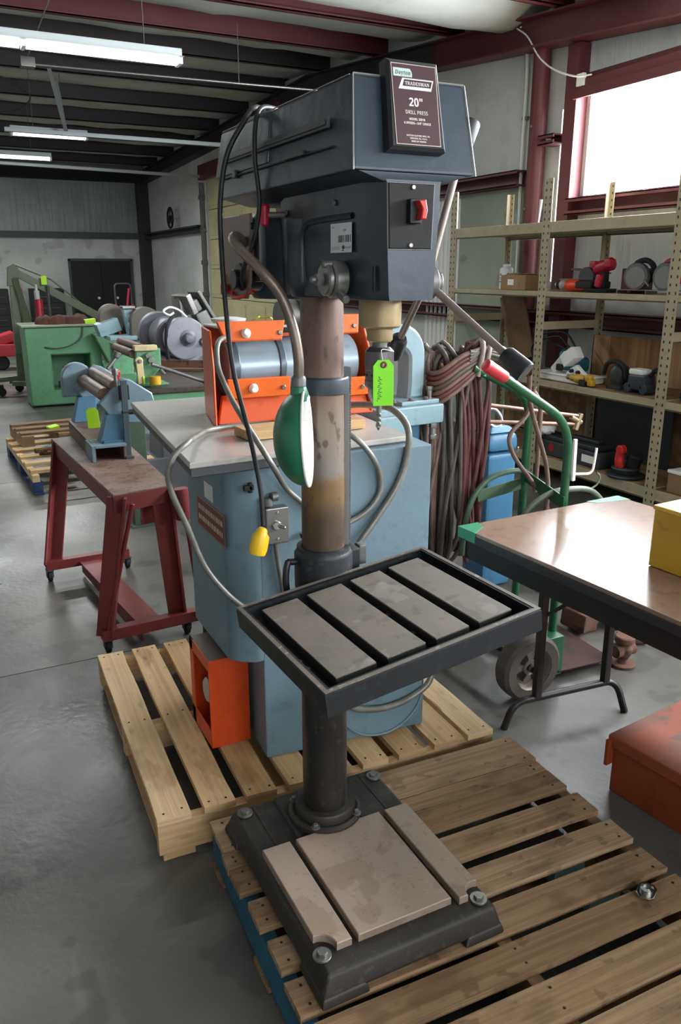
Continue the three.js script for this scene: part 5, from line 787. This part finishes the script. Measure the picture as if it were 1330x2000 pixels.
// ---------- hoses on the green cylinder cart, blue can ----------
{
  const t = wthing('cylinder_cart', 'green two-wheeled cylinder cart with red rubber grip and grey-brown tires', 'cart', [1.2, 0, -.75]);
  const gm = paint(0x1d5a38, .38);
  part('handle_post', pipe([[1.34, .09, -.65], [1.335, 1.045, -.64], [.925, 1.285, -.63]], .0165, .12, 16), gm, t);
  part('handle_post', pipe([[1.40, .09, -.97], [1.395, 1.10, -.95], [1.10, 1.235, -.95]], .0165, .1, 16), gm, t);
  part('grip', aim(la([[0, 0], [.016, 0], [.022, .004], [.0235, .02], [.022, .1], [.019, .105], [0, .105]], 20), [.86, -.5, 0]).translate(.918, 1.289, -.63), mt(0xb8323a, .4), t, { label: 'red rubber grip' });
  parts('cross_strap', [bar([1.318, .74, -.62], [1.40, .77, -.97], .008, .05), bar([1.315, .40, -.62], [1.40, .40, -.97], .008, .05)], gm, t);
  part('cradle_arm', [tb([[1.40, .79, -.95], [1.30, .79, -.96], [1.22, .765, -.97], [1.15, .70, -.97], [1.115, .6, -.97], [1.10, .45, -.97]], .012, 50), bar([1.40, .735, -.955], [1.165, .70, -.965], .006, .05)], mt(0x4f6a50, .45, 0, { map: T.mott }), t);
  part('cradle_arm', [tb([[1.17, .55, -.72], [1.22, .69, -.72], [1.32, .755, -.71], [1.42, .765, -.70], [1.53, .745, -.70], [1.62, .67, -.70]], .012, 50), tb([[1.52, .75, -.70], [1.56, .77, -.70], [1.57, .80, -.70], [1.55, .82, -.70]], .004, 20)], mt(0x6b7562, .45, 0, { map: T.mott }), t);
  part('chain_hook', [bar([1.31, 1.0, -.58], [1.315, .84, -.58], .014, .012), pipe([[1.33, .86, -.6], [1.43, .85, -.6], [1.44, .95, -.6]], .005, .03)], M.white, t);
  const axm = M.blackmatte; part('axle', cy(.014, .014, .5, 1.12, .136, -.72, 'z', 16), axm, t);
  for (const z of [-.53, -.93]) {
    const w = part('tire', put(la([[.085, -.04], [.12, -.04], [.133, -.028], [.1355, 0], [.133, .028], [.12, .04], [.085, .04]], 40).rotateX(PI / 2), 1.12, .1365, z), mt(0x5c524a, .75, 0, { map: T.mott, bump: .001 }), t);
    part('rim', put(la([[.0, .012], [.03, .02], [.035, .012], [.074, .006], [.08, .03], [.087, .036], [.087, -.03], [0, -.03]], 36).rotateX(PI / 2), 1.12, .1365, z), mt(0x8d8378, .5, .3, { map: T.mott }), w);
    parts('rim_hole', [0, 1, 2, 3].map(k => put(pr([[.028, -.012], [.06, -.024], [.06, .024], [.028, .012]], .004, .001), 1.12, .1365, z + .012, [0, 0, k * PI / 2 + .7])), M.dark, w);
    part('hub_cap', cy(.016, .014, .02, 1.12, .1365, z + .03, 'z', 16, .004), M.steeldull, w);
  }
  part('toe_plate', put(bb(0, .28, 0, .008, -.2, .2, .002), 1.34, .03, -.78, [0, -.06, 0]), mt(0x8a5a3c, .6, .2, { map: T.rust }), t);
  part('base_frame', [bb(1.27, 1.35, .02, .19, -.66, -.585, .004), bb(1.3, 1.4, .02, .1, -1.0, -.94, .004), bar([1.12, .14, -.66], [1.33, .16, -.64], .03, .02), bar([1.12, .14, -.86], [1.38, .16, -.96], .03, .02), bb(1.31, 1.36, .04, .08, -.98, -.6, .003)], gm, t);
  // hose coils
  const coil = (label, mat, seed, turns, xc, zc, yT, yB, wT, wB, depth, r) => {
    const q = rng(seed), pts = [];
    for (let k = 0; k < turns; k++) {
      const x = xc + wT * (q() - .5), xb = xc + .02 + wB * (q() - .5), zf = zc + depth * (.3 + .7 * q()), zk = zc - depth * (.3 + .7 * q()), t = yT + .05 * (q() - .5), b = yB + .14 * (q() - .5), x2 = xc + wT * (q() - .5), xb2 = xc + wB * (q() - .5);
      pts.push([x, t - .06, zf], [x + (xb - x) * .3 + .02 * (q() - .5), t - .3, zf + .02], [x + (xb - x) * .75 + .03 * (q() - .5), t - .62, zf], [xb, b + .09, zf - .01], [(xb + xb2) / 2, b, zc], [xb2, b + .09, zk + .01], [xb2 + (x2 - xb2) * .3, t - .55, zk], [x2, t - .2, zk], [x2, t - .05, zk], [(x + x2) / 2, t, zc]);
    }
    const c = wthing('hose_coil', label, 'hose', [xc, yB, zc]);
    part('hose', tb(pts, r, turns * 70, 9), mat, c);
    const e = pts[0]; part('brass_fitting', [rod([e[0] + .015, e[1] - .01, e[2] + .02], [e[0] + .03, e[1] - .05, e[2] + .035], .011)], mt(0x9a8048, .35, .7), c); return c;
  };
  coil('long coil of brown welding hose hanging at the left of the hose bundle', M.hosebrown, 11, 9, 1.0, -1.10, 1.30, .33, .16, .17, .045, .0098);
  coil('long coil of dull grey hose hanging in the middle of the hose bundle', M.hosegrey, 22, 9, 1.08, -1.07, 1.31, .37, .17, .15, .05, .0098);
  coil('long coil of dark red hose hanging at the right of the hose bundle', M.hosered, 33, 9, 1.17, -1.06, 1.30, .40, .17, .14, .045, .0098);
  const wrap = wthing('hose_wrap', 'brown and red hose strands wrapped round the neck of the hose bundle', 'hose', [1.1, 1.1, -1.0]);
  for (let k = 0; k < 7; k++) { const o = k * .02; part('strand', tb([[.955, 1.09 + o, -1.08], [.965, 1.10 + o, -.985], [1.05, 1.16 + o, -.955], [1.15, 1.235 + o * .6, -.965], [1.22, 1.275 + o * .5, -1.04], [1.2, 1.25 + o * .5, -1.14]], .0098, 50, 9), [M.hosebrown, M.hosered, M.hosebrown, M.hosegrey, M.hosebrown, M.hosered, M.hosebrown][k], wrap); }
  for (let k = 0; k < 4; k++) part('strand', tb([[1.08, 1.26 + k * .012, -.95], [1.17, 1.31 - k * .008, -.955], [1.27, 1.29 - k * .014, -.965], [1.34, 1.2 - k * .02, -1.0]], .0098, 36, 9), M.hosegrey, wrap);
  for (let k = 0; k < 2; k++) part('strand', tb([[1.12 + k * .03, 1.2, -.945], [1.14 + k * .03, 1.3, -.945], [1.165 + k * .03, 1.335, -.99], [1.17 + k * .03, 1.3, -1.05]], .011, 30, 9), mt(0x9a8a80, .5, 0, { map: T.hose }), wrap);
  const lh = wthing('torch_hose', 'pair of loose brown hoses crossing diagonally between the green cart posts', 'hose', [1.3, .6, -.85]);
  part('hose', tb([[1.14, 1.24, -.66], [1.20, 1.13, -.72], [1.29, .98, -.76], [1.36, .84, -.78], [1.36, .72, -.76], [1.30, .55, -.74]], .009, 60), M.hosebrown, lh);
  part('hose', tb([[1.33, 1.16, -.85], [1.30, 1.05, -.85], [1.22, .97, -.85], [1.24, .90, -.85], [1.34, .78, -.85], [1.42, .68, -.84], [1.47, .5, -.84]], .009, 60), M.hosebrown, lh);
  part('hose', tb([[1.38, 1.14, -.93], [1.42, 1.08, -.92], [1.43, .95, -.92], [1.43, .7, -.92]], .01, 40), M.hosebrown, lh);
  const tr = wthing('cutting_torch', 'brown double torch tube with T-shaped end lying across the cart posts', 'torch', [1.5, 1.0, -1.02]);
  part('tube', [rod([1.22, 1.07, -1.02], [1.70, .99, -.99], .0085)], mt(0x7a5a4a, .4, .5), tr);
  part('tube', [rod([1.22, 1.0, -1.02], [1.68, .955, -.99], .0085)], mt(0x7a5a4a, .4, .5), tr);
  part('head', [rod([1.715, 1.0, -.99], [1.69, .93, -.99], .012), rod([1.66, .99, -.99], [1.72, .96, -.99], .011)], mt(0x9a8a6a, .4, .5), tr);
  const bc = wthing('blue_can', 'tall bright blue metal can with ring handle standing behind the hose bundle', 'can', [1.72, 0, -1.6]);
  part('body', [fr(.0, [1.62, 1.81, -1.7, -1.5], .72, [1.625, 1.805, -1.695, -1.505], .03), fr(.725, [1.62, 1.81, -1.7, -1.5], .82, [1.625, 1.805, -1.695, -1.505], .03), fr(.82, [1.63, 1.80, -1.69, -1.51], .85, [1.66, 1.77, -1.66, -1.54], .012)], M.bluecan, bc);
  part('ring_handle', put(new THREE.TorusGeometry(.05, .012, 10, 28), 1.70, .885, -1.58, [-.5, .2, 0]), M.steel, bc);
  part('latch', bx(.012, .03, .01, 1.80, .73, -1.5, .003), M.chrome, bc);
}
// ---------- folding table with yellow box ----------
{
  const t = wthing('folding_table', 'worn brown folding table with dark steel frame and green corners', 'table', [1.2, 0, .3]);
  const yw = g => g.rotateY(.055).translate(.80, 0, -.57);
  const top = mt(0xffffff, .2, 0, { ior: 1.65, map: tex(512, 512, 1.2, (u, v) => { const n = fb(u, v, 3, 8, 6, 940), k = ss(.66, .72, fb(u, v, 30, 30, 3, 950)); return mixc(mixc([150, 124, 106], [124, 102, 88], n), [104, 86, 76], .3 * k); }) });
  const fm = mt(0x2c2524, .42, .2, { map: T.mott });
  part('table_top', yw(bb(0, .79, .722, .737, 0, 1.83, .003)), top, t);
  part('edge_band', yw(bb(-.003, .793, .694, .7235, -.003, 1.833, .004)), mt(0x2f2a2a, .5), t);
  const gc = mt(0x3c8a66, .3);
  part('painted_corner', [yw(pry([[-.004, -.004], [.085, -.004], [.07, .045], [-.004, .09]], .7365, .7382, .0004)), yw(bb(-.0045, -.002, .7, .7375, -.003, .09, .0005))], gc, t, { label: 'green corner' });
  part('painted_corner', yw(pry([[.794, -.004], [.62, -.004], [.64, .03], [.794, .06]], .7365, .7382, .0004)), gc, t, { label: 'green corner' });
  parts('apron_rail', [yw(bb(.012, .03, .625, .695, .02, 1.81, .003)), yw(bb(.76, .778, .625, .695, .02, 1.81, .003))], fm, t);
  parts('apron_rail', [yw(bb(.012, .778, .625, .695, .02, .038, .003)), yw(bb(.012, .778, .625, .695, 1.79, 1.81, .003))], fm, t);
  for (const [bz, kk] of [[0, 1], [1.55, 1]]) {
    part('leg_base', pipe([[.905, .001, -.385 + bz], [.935, .105, -.375 + bz], [1.39, .105, -.335 + bz], [1.385, .001, -.275 + bz]], .0135, .07, 14), fm, t);
    for (const [x, z] of [[1.03, -.366], [1.335, -.34]]) part('leg', bar([x, .105, z + bz], [x + .015, .66, z - .02 + bz], .03, .026, .004), fm, t);
    part('leg_brace', bar([1.04, .42, -.375 + bz], [1.3, .64, -.2 + bz], .016, .01), fm, t);
    void kk;
  }
}
{
  const t = wthing('yellow_box', 'yellow wooden box with worn pale lid standing on the brown folding table', 'box', [1.25, .738, .22]);
  const r = g => put(g, 1.09, .7385, .01, [0, .06, 0]);
  part('box', r(bb(0, .34, .0005, .178, 0, .5, .003)), mt(0xffffff, .5, 0, { map: tex(256, 256, .5, (u, v) => { const n = fb(u, v, 5, 5, 5, 960), k = ss(.64, .7, fb(u, v, 10, 14, 4, 970)); return mixc(mixc([196, 150, 30], [176, 132, 28], n), [130, 96, 30], k * .4); }) }), t);
  part('lid', r(bb(-.004, .344, .178, .192, -.004, .504, .003)), mt(0xffffff, .55, 0, { map: tex(256, 256, .5, (u, v) => { const k = ss(.44, .54, fb(u, v, 5, 5, 6, 980)); return mixc([206, 164, 60], [226, 216, 190], k); }) }), t);
}
{
  const t = wthing('orange_chest', 'low worn orange steel chest with rusty lid on the floor at the right edge', 'chest', [1.25, 0, .4]);
  const r = g => put(g, .985, 0, .05, [0, .12, 0]);
  part('body', r(bb(0, .7, .0, .176, 0, .85, .006)), M.rustorange, t);
  part('lid', [r(bb(-.012, .712, .178, .202, -.012, .862, .004)), r(bb(-.014, -.008, .165, .2, -.01, .86, .001))], M.orangeold, t);
  part('corner_lug', r(bb(-.03, .0, .1, .19, -.008, .004, .002)), M.rustorange, t);
}
// ---------- rusty parts under the table ----------
{
  const rm = mt(0xffffff, .8, .1, { map: T.rust, bump: .001 });
  const e = wthing('engine_block', 'rusty double engine casting on the floor behind the folding table legs', 'engine part', [1.82, 0, -.9]);
  part('casting', [bx(.15, .1, .13, 1.74, .078, -.9, .014, [.12, .3, .1]), bx(.1, .05, .1, 1.75, .028, -.9, .01)], rm, e);
  part('casting', [bx(.15, .09, .11, 1.91, .075, -.88, .018, [.1, .2, -.35]), bx(.1, .05, .1, 1.93, .027, -.86, .01)], rm, e);
  part('cover', bx(.11, .03, .09, 1.735, .14, -.9, .008, [.12, .3, .1]), M.rust, e);
  const v = wthing('pipe_valve', 'rusty pipe valve with flat flange on the floor at right of the table leg', 'valve', [1.66, 0, -.56]);
  part('flange', cy(.055, .055, .012, 1.66, .0065, -.56, 'y', 24, .002), rm, v);
  part('body', [la([[0, .012], [.024, .012], [.02, .03], [.034, .055], [.036, .08], [.02, .095], [.0, .1]], 22).translate(1.66, 0, -.56), cy(.028, .028, .1, 1.66, .07, -.56, 'x', 18)], rm, v);
  part('cap', [cy(.042, .042, .03, 1.66, .12, -.56, 'y', 20, .005)], rm, v);
  const w = wthing('pipe_fitting', 'small rusty pipe fitting lying flat behind the rusty valve', 'fitting', [1.85, 0, -.68]);
  part('tube', [cy(.024, .024, .12, 1.85, .0245, -.68, [1, 0, .3], 18, .003)], rm, w); part('nut', cy(.032, .032, .03, 1.79, .0325, -.70, [1, 0, .3], 6), rm, w);
}
renderer.render(scene, camera);
